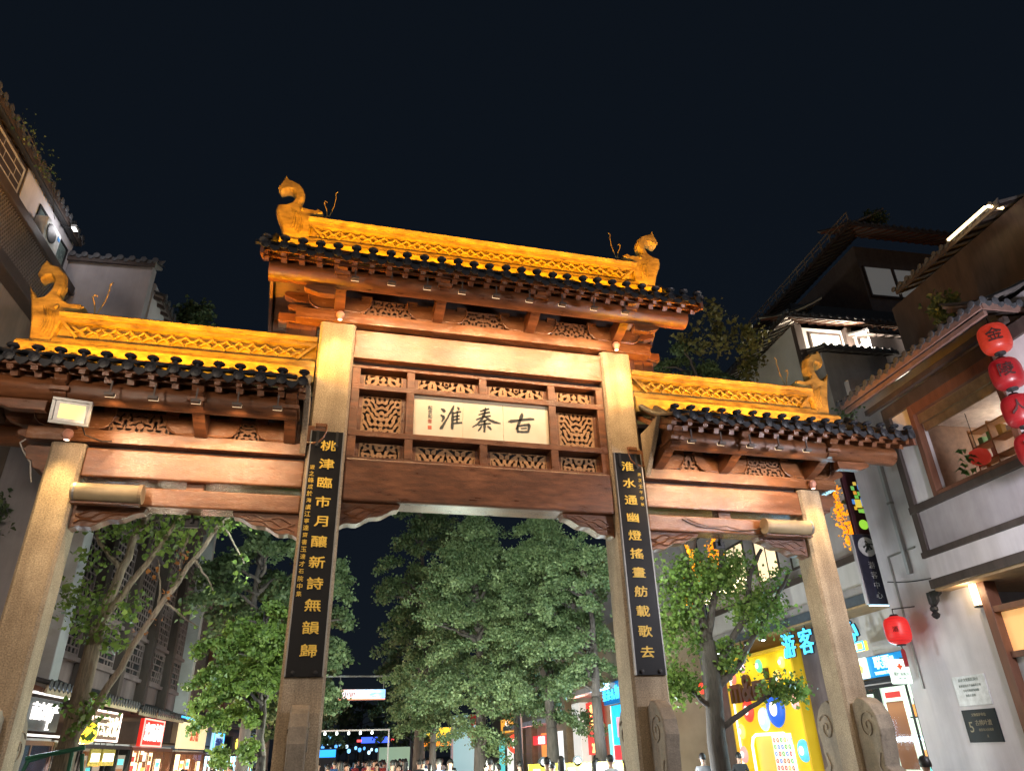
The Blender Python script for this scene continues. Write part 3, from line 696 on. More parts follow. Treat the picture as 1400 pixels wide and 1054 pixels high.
# capped cream cylinders on the lower side beams
M_CREAM = mat('cream enamel', (.38,.3,.18), .5, 0, .15, 4)
for x0, x1, lab, end in ((-7.12, -6.06, 'capped cream cylinder fixed on lower beam below the floodlight', 1), (6.02, 7.12, 'capped cream cylinder fixed on lower beam beside tangled cable', -1)):
    xc = (x0+x1)/2; t = thing('cylinder_casing', lab, 'casing', (xc, -.14, 6.0)); h = (x1-x0)/2
    o = MB().lathe([(.15,-h),(.155,-h+.01),(.155,h-.01),(.15,h)], (0,0,0), 24, 'x').build('tube', M_CREAM, t, smooth=False)
    for p_ in o.data.polygons: p_.use_smooth = len(p_.vertices) == 4
    MB().lathe([(.166,-.03),(.166,.03)], (end*h,0,0), 20, 'x').build('end_cap', mat('end cap', (.3,.22,.13), .6), t)
    MB().lathe([(.161,-.015),(.161,.015)], (-end*(h-.05),0,0), 20, 'x').build('end_ring', M_STEEL, t)
    MB().box(-h, h, -.02, .1, -.2, -.165).build('shelf', M_WOOD, t)
# cables
def cable(name, pts, label, r=.012, m=None, sag=0.0, n=14):
    P_ = []
    for i in range(len(pts)-1):
        a, b = Vector(pts[i]), Vector(pts[i+1])
        for k in range(n):
            t_ = k/n; p = a.lerp(b, t_); p.z -= sag*4*t_*(1-t_); P_.append(p)
    P_.append(Vector(pts[-1])); o = P_[0].copy()
    c = MB().tube(P_, r, 5).build(name, m or M_CABLE, None, off=o); c.location = o
    return tag(c, label, 'cable')
cable('power_cable', [(4.2,.03,6.12),(4.9,.02,5.95),(6.0,-.02,5.98)], 'black cable drooping across the right lower beam to the cylinder', .011, sag=.06)
cable('power_cable', [(4.3,.03,6.14),(5.2,.03,6.02),(6.05,.0,6.02)], 'thin brown cable above the drooping black one on the right beam', .008, mat('brown cable', (.12,.06,.03), .6), sag=.08)
cable('power_cable', [(-8.05,.2,7.2),(-8.2,.1,6.9),(-7.95,.1,6.55),(-7.85,.1,6.2)], 'pale cable dangling from the left side eave end', .012, mat('pale cable', (.45,.42,.38), .6), sag=.03)

# unseen floodlights added to the archway's back to brighten the avenue of trees
for x, y, z, ax, az, e_, lab in ((-3.3, .84, 6.6, -4.4, 4.2, 2200, 'added black floodlight on the rear of a centre pillar facing the avenue, left bay side'), (.6, .72, 6.6, 2.6, 5.0, 3900, 'added black floodlight on the rear of the wide lower beam facing the avenue'), (3.3, .84, 6.6, 7.0, 4.8, 2900, 'added black floodlight on the rear of a centre pillar facing the avenue, right bay side')):
    t = thing('rear_fill_light', lab, 'floodlight', (x, y, z))
    MB().box(-.2,.2,-.06,.06,-.14,.14).build('housing', M_BLACK, t, bevel=.02); MB().box(-.17,.17,.06,.066,-.11,.11).build('lamp_glass', emis('rear fill glass', (.9,1,.9), 4), t); MB().box(-.03,.03,-.14,-.05,-.03,.03).build('bracket', M_BLACK, t)
    lamp('flood', 'SPOT', t, (0,.1,0), e_, (.85,1,.88), aim=(ax-x, 12, az-z), spot=88, blend=.9, radius=.12)
t = thing('rear_fill_light', 'added black floodlight behind the right golden ridge facing the tall tree', 'floodlight', (6.2, 1.3, 8.6))
MB().box(-.15,.15,-.06,.06,-.1,.1).build('housing', M_BLACK, t, bevel=.02); MB().box(-.12,.12,.06,.066,-.08,.08).build('lamp_glass', emis('rear fill glass', (.9,1,.9), 4), t); MB().box(-.03,.03,-.05,.05,-.5,-.1).build('bracket', M_BLACK, t)
lamp('flood', 'SPOT', t, (0,.1,0), 1500, (1,.9,.55), aim=(5, 8, 5.5), spot=60, blend=.9, radius=.1)
for sx, e_, lab in ((-1, 110, 'added small floodlight under the lower side beam facing the sparse ginkgo'), (1, 420, 'added small floodlight under the lower side beam facing the leafy ginkgo')):
    t = thing('rear_fill_light', lab, 'floodlight', (sx*5.3, .6, 5.75))
    MB().box(-.12,.12,-.05,.05,-.08,.08).build('housing', M_BLACK, t, bevel=.015); MB().box(-.1,.1,.05,.056,-.06,.06).build('lamp_glass', emis('rear fill glass', (.9,1,.9), 4), t); MB().box(-.02,.02,-.12,-.05,-.02,.12).build('bracket', M_BLACK, t)
    lamp('flood', 'SPOT', t, (0,.1,0), e_, (.95,1,.8), aim=(sx*2.0, 4, -.5), spot=110, blend=.9, radius=.1)
# ------------------------------------------------------------------ buildings (street frame: across, along, up)
def sub(name, parent, m, *boxes, bevel=0.0, label=None):
    """boxes given relative to the parent's frame"""
    if name in ('post', 'pillar', 'leg', 'canopy', 'hanger', 'bracket', 'clip', 'cap', 'upright', 'grey_joint', 'dormer_wall', 'picture_panel', 'outline', 'print', 'side_frame', 'facade') and len(boxes) > 1:
        return [sub(name, parent, m, b, bevel=bevel) for b in boxes][0]
    mb = MB()
    for b in boxes: mb.box(*b)
    o = mb.build(name, m, parent, bevel=bevel)
    if label: o['label'] = label
    return o
def emp(name, parent, loc=(0,0,0), rotz=0.0):
    o = bpy.data.objects.new(name, None); COL.objects.link(o); o.parent = parent; o.location = loc; o.rotation_euler[2] = rotz; return o

def slope_roof(parent, name, loc, rotz, length, run, rise, step=.3, raft=.3, m=M_TILE2, soff=M_SOFFIT, raftm=M_DARKWOOD, tiles=True, fascia=M_DARKWOOD, wave=False):
    """single roof slope: x along the eave, y inwards; tile rows, fascia, soffit and rafters"""
    rf = emp(name, parent, loc, rotz)
    k = rise/run; cur = lambda y: k*y*(.75+.25*y/run)
    ys = [0, run*.25, run*.5, run*.75, run]
    pr = [(y, cur(y)) for y in ys] + [(y, cur(y)-.07) for y in reversed(ys)]
    MB().prism(pr, 'x', 0, length).build('roof_deck', soff, rf)
    def row():
        mb = MB(); n = 5; r_ = .075; yy = [-.06]+ys[1:]; vs = []
        for y in yy:
            for j in range(n):
                a = math.pi*j/(n-1); vs.append((r_*math.cos(a), y, cur(max(y,0))+.015+r_*math.sin(a)))
        mb.add(vs, [(i*n+j, i*n+j+1, (i+1)*n+j+1, (i+1)*n+j) for i in range(len(yy)-1) for j in range(n-1)])
        mb.lathe([(.085,0),(.085,-.025),(.04,-.03)], (0,-.06,.025), 10, 'y')
        mb.prism([(step/2-.1,.05),(step/2,.02),(step/2+.1,.05),(step/2+.06,-.06),(step/2,-.1),(step/2-.06,-.06)], 'y', -.05, -.02)
        return mb.mesh('cover_tile', m)
    if tiles:
        me = row(); n = int(length/step)
        for i in range(n+1): link('cover_tile', me, rf, 0, (min(i*step, length), 0, 0))
        bed = MB(); bed.prism([(y, cur(y)+.012) for y in ys]+[(y, cur(y)-.001) for y in reversed(ys)], 'x', .002, length-.002).build('tile_bed', m, rf)
    sub('fascia', rf, fascia, (0, length, -.03, .02, -.16, -.002))
    if raft:
        mb = MB().beam((0,.06,cur(.06)-.12), (0,run*.9,cur(run*.9)-.12), .07, .09); me = mb.mesh('rafter', raftm)
        for i in range(int(length/raft)+1): link('rafter', me, rf, 0, (i*raft+.02, 0, 0))
    return rf

def lattice_mesh(w, h, kind, m, t=.028, d=.05):
    """window screen of wooden bars, standing in x-z facing -y, origin at its foot centre"""
    mb = MB(); x0, x1 = -w/2, w/2
    mb.box(x0, x1, 0, d, 0, .06); mb.box(x0, x1, 0, d, h-.06, h); mb.box(x0, x0+.06, .001, d-.001, .06, h-.06); mb.box(x1-.06, x1, .001, d-.001, .06, h-.06)
    rr = random.Random(int(w*100)+int(h*37)+kind)
    nz = max(3, int(h/.2)); nx = max(3, int(w/.24))
    for i in range(1, nz): 
        z = i*h/nz; mb.box(x0+.06, x1-.06, .006, d-.006, z-t/2, z+t/2)
    for i in range(nz):
        za, zb = i*h/nz, (i+1)*h/nz
        for j in range(nx):
            if kind == 1 and rr.random() < .25: continue
            x = x0+(j+.5+(.25 if i % 2 else -.25))*w/nx
            if x0+.08 < x < x1-.08: mb.box(x-t/2, x+t/2, .01, d-.01, za+t/2 if i else .06, zb-t/2 if i < nz-1 else h-.06)
    if kind == 2:
        for s_ in (1, -1):
            for q in range(-2, 5):
                a = x0+q*w/4; mb.beam((max(x0+.05,min(x1-.05,a)), d/2, .06), (max(x0+.05,min(x1-.05,a+s_*w*.35)), d/2, h-.06), t, d*.6, up=(0,1,0))
    return mb.mesh('lattice_screen', m)

M_PANE_DIM = mat('unlit pane', (.02,.022,.028), .2, 0, .3, 2)
M_PANE_GREY = mat('curtained pane', (.42,.44,.43), .4, 0, .25, 1.5)
# ---------- left: corner building beside the archway (roof, white upper wall, woven balcony screen)
A = thing('corner_building', 'brown stucco corner building with woven balcony screen and dark tiled eave', 'building', (-10.7, -3.0, 0), street=True)
AX, AY = -10.7, -3.0                             # offsets of this thing
def a_(x0, x1, y0, y1, z0, z1): return (x0-AX, x1-AX, y0-AY, y1-AY, z0, z1)
sub('wall', A, M_BROWNWALL, a_(-17,-10.7,-4,4.35,0,11.7))
sub('upper_wall', A, M_WHITE, a_(-17,-10.72,1.4,4.34,13.25,14.75))
sub('timber_wall', A, M_DARKWOOD, a_(-17,-10.74,-4,1.39,13.25,14.6))
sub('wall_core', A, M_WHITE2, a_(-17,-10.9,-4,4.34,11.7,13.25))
sub('balcony_floor', A, M_DARKWOOD, a_(-10.7,-10.36,-4,4.3,11.62,11.92), bevel=.02)
sub('balcony_rail', A, M_DARKWOOD, a_(-10.72,-10.33,-4,4.3,12.98,13.24), bevel=.02)
mb = MB()
for i in range(120):                             # woven diagonal mesh between the rails
    y = -4+i*.09
    for s_ in (1, -1):
        ya, yb = y, y+s_*.55
        if -4 <= yb <= 4.3 and ya <= 4.3: mb.beam((-10.42+.012*s_-AX, ya-AY, 11.93), (-10.42+.012*s_-AX, yb-AY, 12.97), .02, .014, up=(1,0,0))
mb.build('woven_screen', mat('screen wire', (.2,.18,.17), .6), A)
sub('screen_back', A, M_DARKWOOD, a_(-10.56,-10.5,-4,4.3,11.92,12.98))
wnd = sub('window', A, M_BLACK, a_(-10.725,-10.69,2.25,4.1,13.3,13.36), a_(-10.725,-10.69,2.25,4.1,14.24,14.3), a_(-10.725,-10.69,2.25,2.31,13.36,14.24), a_(-10.725,-10.69,4.04,4.1,13.36,14.24), a_(-10.725,-10.69,2.95,3.0,13.36,14.24))
sub('pane', wnd, mat('teal pane', (.13,.17,.16), .25, 0, .3, 2), a_(-10.74,-10.712,2.31,2.95,13.36,14.24), a_(-10.74,-10.712,3.0,4.04,13.36,14.24))
lm = lattice_mesh(1.9, .75, 1, mat('pale lattice', (.5,.46,.4), .6))
for i, yy in enumerate((-2.4,-.55)):
    o = link('lattice_screen', lm, A, 0, (-10.73-AX, yy+.9-AY, 13.75)); o.rotation_euler[2] = R(90)
for yy in (1.0, .55): sub('white_plaque', A, M_WHITE, a_(-10.74,-10.72,yy,yy+.28,13.32,13.62))
sub('gutter', A, M_BLACK, a_(-10.62,-10.5,-4,4.2,14.5,14.62), bevel=.03)
slope_roof(A, 'roof', (-10.5-AX, -4-AY, 14.72), R(90), 8.25, 3.2, 1.3, .3, .3, soff=M_DARKWOOD)
t = thing('air_conditioner', 'white outdoor air conditioner unit on the balcony below the dark window', 'air conditioner', (-10.5, 2.55, 13.25), street=True)
sub('casing', t, mat('white enamel', (.6,.6,.6), .45), (-.16,.14,-.42,.42,0,.62), bevel=.03)
MB().lathe([(.24,0),(.24,.02),(.2,.025)], (.14,-.1,.31), 20, 'x').build('fan_grille', M_BLACK, t)
sub('badge', t, emis('blue badge', (.05,.25,.6), .25), (.14,.15,.24,.36,.4,.5))
t = thing('eave_wall_lamp', 'small lamp under the gutter over the white upper wall', 'lamp', (-10.3, 3.3, 14.45), street=True); sub('housing', t, M_STEEL, (-.06,.06,-.1,.1,-.04,.04)); sub('arm', t, M_BLACK, (-.3,-.06,-.015,.015,-.015,.015)); sub('lens', t, emis('white wall lens', (1,.97,.95), 3), (-.05,.05,-.08,.08,-.05,-.04)); lamp('glow', 'POINT', t, (.15,-.3,-.3), 26, (1,.96,.98), radius=.12)
cable('loose_wire', [L2W((-9.98,-.2,14.25)), L2W((-10.1,1.4,14.3)), L2W((-10.3,2.3,13.9))], 'thin wire strung under the dark eave over the white wall', .008, sag=.12)

# ---------- left: long lattice-fronted building with shops below
B = thing('lattice_building', 'long dark building with wooden lattice windows between pale piers over lit shops', 'building', (-9.0, 4.4, 0), street=True)
BX, BY = -9.0, 4.4
def b_(x0, x1, y0, y1, z0, z1): return (x0-BX, x1-BX, y0-BY, y1-BY, z0, z1)
sub('wall', B, M_PURPLEWALL, b_(-15,-9.2,4.75,18.4,3.35,13.4))
sub('pier', B, M_PIER, b_(-9.2,-8.62,4.41,4.9,3.5,12.4), bevel=.02)
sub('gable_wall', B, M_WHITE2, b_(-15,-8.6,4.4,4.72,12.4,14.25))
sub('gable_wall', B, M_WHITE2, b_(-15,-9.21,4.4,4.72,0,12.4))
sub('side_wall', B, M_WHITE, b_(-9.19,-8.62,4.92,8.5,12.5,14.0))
slope_roof(B, 'gable_coping', (-13-BX, 4.25-BY, 14.25), 0, 4.5, .6, .22, .3, 0)
slope_roof(B, 'roof', (-8.35-BX, 5.0-BY, 13.6), R(90), 13.6, 4, 1.9, .34, .4)
sub('pier', B, M_PIER, b_(-9.2,-8.75,18.1,18.5,3.5,13.4), bevel=.02)
ps = [4.9,7.4,10.2,12.9,15.6,18.1]
for p in ps[1:-1]: sub('post', B, M_DARKWOOD, b_(-9.2,-8.9,p-.16,p+.16,3.3,13.3), bevel=.015)
for i in range(5):
    y0, y1 = ps[i]+.16, ps[i+1]-.16; w = y1-y0; yc = (y0+y1)/2-BY
    for z0, h, kd in ((4.3,1.0,1),(5.5,2.2,2 if i > 2 else 0),(8.0,2.2,0),(10.5,2.0,1)):
        o = link('window_screen', lattice_mesh(w-.1, h, kd, mat('worn lattice wood', (.16,.12,.12), .7, 0, .3, 4), t=.035), B, 0, (-9.14-BX, yc, z0)); o.rotation_euler[2] = R(90)
        sub('pane', o, M_PANE_DIM, (-w/2+.08, w/2-.08, .051, .06, .02, h-.02))
    for z0 in (4.18, 5.36, 7.86, 10.36): sub('rail', B, M_PURPLEWALL, (-9.2-BX, -9.06-BX, y0-BY, y1-BY, z0, z0+.1))

# shop signs and fronts, left row
M_NEONW = emis('white neon', (1, .95, .9), 1.6); M_NEONB = emis('blue neon', (.05,.45,1.0), 2.0); M_NEONP = emis('pink neon', (1,.75,.68), 3.0)
M_NEONC = emis('cyan neon', (.08,.6,1.0), 1.7); M_NEONY = emis('yellow neon', (1,.75,.1), 2.5)
def sign_box(name, label, side, yc, zc, w, h, face, letters, lm_, size, x, rim=None, depth=.12, bold=.004, parts=(), energy=0, ecol=(1,1,1), wide=1.0, group=None):
    """wall sign parallel to the street; side -1: on the left row facing +x, +1: on the right row facing -x"""
    t = thing(name, label, 'sign', (x, yc, zc), street=True, group=group); t.rotation_euler[2] = ST + (R(90) if side < 0 else R(-90))
    sub('panel', t, face, (-w/2, w/2, 0, depth, -h/2, h/2), bevel=.015)
    if rim:
        for bx in ((-w/2,w/2,-.03,0,h/2-.04,h/2), (-w/2,w/2,-.03,0,-h/2,-h/2+.04), (-w/2,-w/2+.04,-.029,0,-h/2+.04,h/2-.04), (w/2-.04,w/2,-.029,0,-h/2+.04,h/2-.04)):
            sub('neon_rim', t, rim, bx)
    for j, (s_, dx, dz, sc_) in enumerate(letters):
        text('lettering', s_, lm_, t, (dx, -.03, dz), size*sc_, .03, bold, wide)
    if energy: lamp('sign_glow', 'AREA', t, (0, -.25, 0), energy*7, ecol, aim=(0, -3, -.3), size=w, size_y=h)
    return t
sign_box('shop_sign', 'white neon shop sign on grey between two light strips', -1, 5.05, 2.9, 1.9, .62, mat('grey sign face', (.1,.11,.12), .5), [('南京特产', 0, .06, 1), ('汇', .28, -.2, .55)], M_NEONW, .36, -8.8, None, energy=25, ecol=(.8,.9,1))
t = thing('light_strip', 'white light strip above the white neon shop sign', 'light strip', (-8.72, 5.05, 3.28), street=True); sub('tube', t, M_NEONW, (-.02,.02,-1,1,-.02,.02)); sub('bracket', t, M_STEEL, (-.12,-.02,-.9,-.86,-.02,.02), (-.12,-.02,.86,.9,-.02,.02))
t = thing('light_strip', 'white light strip below the white neon shop sign', 'light strip', (-8.72, 5.05, 2.5), street=True); sub('tube', t, M_NEONW, (-.02,.02,-1,1,-.02,.02)); sub('bracket', t, M_STEEL, (-.12,-.02,-.9,-.86,-.02,.02), (-.12,-.02,.86,.9,-.02,.02))
sign_box('shop_sign', 'brown shop sign with glowing white characters and pink neon rim', -1, 9.3, 2.83, 2.4, .72, mat('brown sign face', (.16,.1,.07), .6), [('万云汉化', 0, 0, 1)], emis('warm letters', (1,.88,.68), 1.3), .52, -8.8, M_NEONP, energy=25, ecol=(1,.8,.6))
sign_box('shop_sign', 'red shop sign with white characters and pink rim', -1, 14.2, 2.8, 2.5, .78, emis('red sign face', (.75,.03,.02), .9), [('宏观赤福', 0, .02, 1)], M_NEONW, .55, -8.8, emis('red rim', (1,.3,.25), 2.5), energy=22, ecol=(1,.4,.3))
sign_box('shop_sign', 'wide cream lit sign with small red brown character panel', -1, 20.6, 2.85, 5.0, .9, emis('cream sign face', (1,.8,.45), .85), [('京子糕', -.1, .06, 1)], emis('red brown letters', (.5,.12,.06), .8), .5, -8.8, None, energy=40, ecol=(1,.8,.5))
sign_box('shop_sign', 'blue framed white shop sign under the green tree', -1, 26.2, 2.7, 2.6, .85, emis('pale blue face', (.45,.75,1), 1.0), [('金陵茶舍', 0, 0, 1)], emis('navy letters', (.02,.05,.25), .3), .45, -8.8, M_NEONB)
sign_box('shop_sign', 'small dark sign with round yellow badge', -1, 31.5, 2.75, 2.4, .7, mat('dark sign face', (.08,.06,.06), .5), [('●', 0, 0, 1.6)], M_NEONY, .4, -8.8, None)
sign_box('shop_sign', 'blue shop sign with yellow star', -1, 37, 2.75, 3.2, 1.0, emis('blue face', (.02,.25,.7), 1.0), [('★', 0, 0, 1.5)], M_NEONY, .5, -8.8, None, energy=30, ecol=(.4,.7,1))
M_SHOPW = emis('warm shop light', (1,.72,.4), 2.9); M_SHOPC = emis('cool shop light', (.6,.9,1), 2.4); M_SHOPB = emis('blue screen', (0,.42,1), 1.6); M_SHOPG = emis('green white shop light', (.85,1,.85), .75)
GOODS = [emis('goods '+n_, c_, s_*1.4) for n_, c_, s_ in (('orange',(.9,.35,.08),.6),('teal',(.15,.75,.75),.7),('white',(.9,.9,.85),.8),('red',(.7,.06,.05),.5),('brown',(.25,.1,.04),.3),('yellow',(.95,.7,.15),.7))]
def shopfront(name, label, x, y0, y1, zt, side, glow, seedn, frame=M_REDWOOD, energy=35, ecol=(1,.8,.55)):
    """glazed lit shopfront: back panel, goods, mullions, glass"""
    w = y1-y0; t = thing(name, label, 'shopfront', (x, (y0+y1)/2, 0), street=True); t.rotation_euler[2] = ST + (R(90) if side < 0 else R(-90))
    sub('back_wall', t, glow, (-w/2, w/2, .9, .95, 0, zt))
    sub('ceiling', t, M_WHITE, (-w/2, w/2, 0, .9, zt, zt+.05)); sub('side_panel', t, frame, (-w/2-.08, -w/2, -.05, .95, 0, zt)); sub('side_panel', t, frame, (w/2, w/2+.08, -.05, .95, 0, zt))
    rr = random.Random(seedn); n = max(2, int(w/.9))
    for i in range(n+1): sub('mullion', t, frame, (-w/2+i*w/n-.035, -w/2+i*w/n+.035, -.012, .012, 0, zt-.09))
    sub('transom', t, frame, (-w/2, w/2, -.045, .045, zt-.09, zt))
    for i in range(n):
        if (i+seedn) % 3 == 2: continue
        xa = -w/2+i*w/n+.09; xb = xa+w/n*rr.uniform(.5,.78); z_t = zt-.12-rr.uniform(0,.25)
        pnl = sub('display_panel', t, glow, (xa, xb, .02, .05, .4, z_t)); sub('display_print', pnl, rr.choice(GOODS), (xa+.08, xb-.08, .012, .019, 1.2, z_t-.35)); sub('display_print', pnl, rr.choice(GOODS), (xa+.12, xb-.12, .012, .019, z_t-.25, z_t-.1))
    sub('glass', t, M_GLASS, (-w/2+.01, w/2-.01, -.004, .004, 0, zt-.09))
    for zz in (1.0,1.5,2.0,2.5):
        if zz < zt-.3: sub('shelf_board', t, frame, (-w/2+.1, w/2-.1, .68, .88, zz-.03, zz))
    for k in range(int(w*6)):
        cx = rr.uniform(-w/2+.2, w/2-.2); cz = rr.choice((1.0,1.5,2.0,2.5)); hw = rr.uniform(.05,.16)
        if cz > zt-.35: cz = 1.5
        sub('display_item', t, rr.choice(GOODS), (cx-hw, cx+hw, .70+.001*k, .80+.001*k, cz, cz+rr.uniform(.12,.4)))
    if energy: lamp('shop_light', 'AREA', t, (0, -.12, zt-.25), energy*7, ecol, aim=(0, -2.5, zt-1.6), size=w*.9, size_y=.3)
    return t
shopfront('shopfront', 'bright blue screen shopfront under the white neon sign', -9.0, 4.3, 6.4, 2.42, -1, M_SHOPB, 1, M_REDWOOD, 25, (.5,.75,1))
shopfront('shopfront', 'pale green lit shopfront with dark frames beside the tree trunk', -9.0, 6.6, 8.2, 2.4, -1, M_SHOPG, 2, M_BLACK, 25)
shopfront('shopfront', 'dim shopfront with hanging boards under the brown sign', -9.0, 8.5, 12.6, 2.4, -1, emis('dim shop', (.3,.24,.2), .5), 3, M_BLACK, 25)
shopfront('shopfront', 'orange and cyan lit shopfront under the red sign', -9.0, 12.9, 17.9, 2.38, -1, M_SHOPW, 4, M_REDWOOD, 45)
shopfront('shopfront', 'warm wooden shopfront under the wide cream sign', -9.0, 18.6, 24.0, 2.3, -1, M_SHOPW, 5, M_REDWOOD, 45)
shopfront('shopfront', 'cyan lit shopfront under the blue framed sign', -9.0, 24.3, 31, 2.25, -1, M_SHOPC, 6, M_REDWOOD, 40, (.7,.9,1))
shopfront('shopfront', 'far blue shopfront below the yellow star sign', -9.0, 31.3, 42, 2.25, -1, M_SHOPC, 7, M_BLACK, 40, (.6,.8,1))
for yy, sz, tx in ((9.5,.4,'茶'), (10.6,.55,'糕点')):
    t = thing('hanging_board', 'yellow framed hanging board with white letters, %s' % ('small' if sz < .5 else 'wide'), 'sign', (-8.95, yy, 2.1), street=True); t.rotation_euler[2] = ST+R(90)
    sub('board', t, mat('olive board', (.35,.28,.05), .5), (-sz, sz, 0, .04, -.2, .2)); sub('lit_face', t, emis('board light', (1,.95,.85), 2.2), (-sz*.8, sz*.8, -.012, 0, -.1, .1))
    sub('hanger', t, M_STEEL, (-sz*.7, -sz*.7+.02, .01, .03, .2, .45), (sz*.7-.02, sz*.7, .01, .03, .2, .45))
t = thing('yellow_lantern', 'round yellow lantern beside the brown shop sign', 'lantern', (-8.6, 7.3, 2.6), street=True)
MB().lathe([(.08,-.22),(.2,-.18),(.25,-.05),(.25,.08),(.2,.2),(.08,.24)], (0,0,0), 14).build('shade', emis('yellow lantern', (1,.62,.03), 1.6), t, smooth=True); sub('hook', t, M_BLACK, (-.01,.01,-.01,.01,.24,.5))
sub('string', t, M_BLACK, (-.4,.01,-.01,.01,.49,.51))
# little tiled canopies over the signs
CAN = [(4.2,6.3,3.42),(7.8,10.9,3.4),(11.3,13.0,3.35),(13.2,17.0,3.35)]
for i, (y0, y1, z) in enumerate(CAN):
    rf = slope_roof(B, 'canopy', (-8.55-BX, y0-BY, z), R(90), y1-y0, .65, .25, .25, .2, raftm=M_REDWOOD, fascia=mat('pale fascia', (.5,.4,.28), .6))
t = thing('blue_light_bar', 'blue light strip along the canopy beside the cream sign', 'light strip', (-8.5, 18.2, 3.38), street=True); sub('tube', t, M_NEONB, (-.04,.04,-1.9,1.9,-.03,.03)); sub('bracket', t, M_STEEL, (-.3,-.04,-1.5,-1.45,-.02,.02), (-.3,-.04,1.45,1.5,-.02,.02))
# ---------- left: dark building further down
Cb = thing('far_left_building', 'dark two storey building behind the green trees with lit wooden canopy', 'building', (-9.0, 18.7, 0), street=True)
sub('wall', Cb, M_PURPLEWALL, (-7,-.25,0,30,2.6,9.0))
slope_roof(Cb, 'canopy', (.55, 0, 3.5), R(90), 24, .9, .4, .3, .28, raftm=M_REDWOOD, soff=mat('lit canopy timber', (.4,.2,.08), .6))
slope_roof(Cb, 'roof', (.5, 0, 9.0), R(90), 30, 4, 1.8, .5, .6, tiles=True)
for i in range(6):
    o = link('window_screen', lattice_mesh(3.2, 2.4, 0, mat('worn lattice wood', (.16,.12,.12), .7)), Cb, 0, (-.2, 2.2+4.4*i, 5.0)); o.rotation_euler[2] = R(90)
    sub('pane', o, M_PANE_DIM, (-1.5,1.5,.051,.06,.02,2.38))
sub('post', Cb, M_REDWOOD, *[(-.2,.0,4.4*i-.1,4.4*i+.1,3.9,9) for i in range(1,7)])

# ---------- right: white corner house with overhanging window storey
D = thing('corner_house', 'white rendered house with dark timber frame, overhanging picture window and wavy tiled eave', 'building', (11.2, 0, 0), street=True)
DX = 11.2
def d_(x0, x1, y0, y1, z0, z1): return (x0-DX, x1-DX, y0, y1, z0, z1)
sub('wall', D, M_WHITE, d_(11.2,11.6,.72,3.8,0,5.0)); sub('wall', D, M_WHITE, d_(11.2,11.6,1.62,3.8,5.0,9.4)); sub('wall', D, M_WHITE, d_(11.6,16,3.5,3.79,0,9.4))
sub('corner_post', D, M_DARKWOOD, d_(10.76,11.2,1.42,1.62,5.72,9.3), bevel=.01)
sub('overhang_band', D, M_WHITE, d_(10.8,11.6,-3.2,1.62,5.22,5.72)); sub('sill_band', D, M_DARKWOOD, d_(10.74,11.6,-3.2,1.66,5.72,5.86), bevel=.01)
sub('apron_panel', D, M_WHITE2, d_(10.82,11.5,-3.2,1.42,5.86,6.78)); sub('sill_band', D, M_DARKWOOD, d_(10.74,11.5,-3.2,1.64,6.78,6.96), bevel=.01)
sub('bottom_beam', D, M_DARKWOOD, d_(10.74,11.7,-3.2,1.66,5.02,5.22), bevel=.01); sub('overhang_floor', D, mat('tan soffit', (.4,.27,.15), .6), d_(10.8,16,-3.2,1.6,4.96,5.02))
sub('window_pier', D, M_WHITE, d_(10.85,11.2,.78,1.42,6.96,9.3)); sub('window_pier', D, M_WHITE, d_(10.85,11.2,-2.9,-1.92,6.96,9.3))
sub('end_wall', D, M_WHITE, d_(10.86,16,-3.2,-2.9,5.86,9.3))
sub('head_beam', D, M_DARKWOOD, d_(10.78,11.4,-3.2,1.66,9.28,9.6), bevel=.01)
pw = sub('picture_window', D, M_REDWOOD, d_(10.78,10.98,-1.92,-1.78,6.96,9.28), d_(10.78,10.98,.64,.78,6.96,9.28), d_(10.785,10.975,-1.78,.64,6.96,7.06), d_(10.785,10.975,-1.78,.64,9.02,9.28), bevel=.008)
sub('blind_roll', pw, mat('bronze blind', (.3,.2,.12), .4, .4), d_(10.9,10.96,-1.78,.64,8.78,9.02)); sub('blind_roll', pw, mat('bronze blind', (.3,.2,.12), .4, .4), d_(11.0,11.05,-1.78,.64,8.6,8.86))
sub('pane', pw, M_GLASS, d_(10.86,10.87,-1.78,.64,7.06,9.02))
# room behind the window
sub('room_ceiling', D, mat('room ceiling', (.7,.62,.58), .8), d_(11.1,15.5,-2.85,1.4,9.1,9.15)); sub('room_wall', D, mat('room wall', (.3,.19,.13), .7), d_(15.4,15.5,-2.85,1.4,6.96,9.1)); sub('room_wall', D, mat('room wall', (.3,.19,.13), .7), d_(11.3,15.4,1.3,1.4,6.96,9.1)); sub('room_floor', D, M_DARKWOOD, d_(10.9,15.5,-2.9,1.4,6.9,6.96))
G_IN = emis('indoor lantern red', (.7,.05,.03), .3, (.5,.03,.02))
sh = thing('display_shelf', 'open wooden display shelf of colourful goods inside the picture window', 'shelf', (12.3, -.75, 6.97), street=True)
SW = mat('honey shelf wood', (.4,.2,.08), .5)
for i in range(6): sub('upright', sh, SW, (0,.35,-1.5+.6*i-.02,-1.5+.6*i+.02,0,1.75))
for i in range(5): sub('shelf_board', sh, SW, (0,.35,-1.5,1.5,.05+.4*i,.09+.4*i))
rr = random.Random(5)
for i in range(5):
    for k in range(10):
        y = -1.4+.3*k+rr.uniform(-.05,.05); hh = rr.uniform(.1,.28)
        if i < 4 and rr.random() < .8: sub('display_item', sh, mat('item %d' % rr.randint(0,5), [(.4,.05,.04),(.1,.25,.3),(.5,.4,.3),(.12,.3,.1),(.5,.3,.06),(.25,.25,.35)][rr.randint(0,5)], .5), (.06,.25,y-.07,y+.07,.09+.4*i,.09+.4*i+hh), bevel=.01)
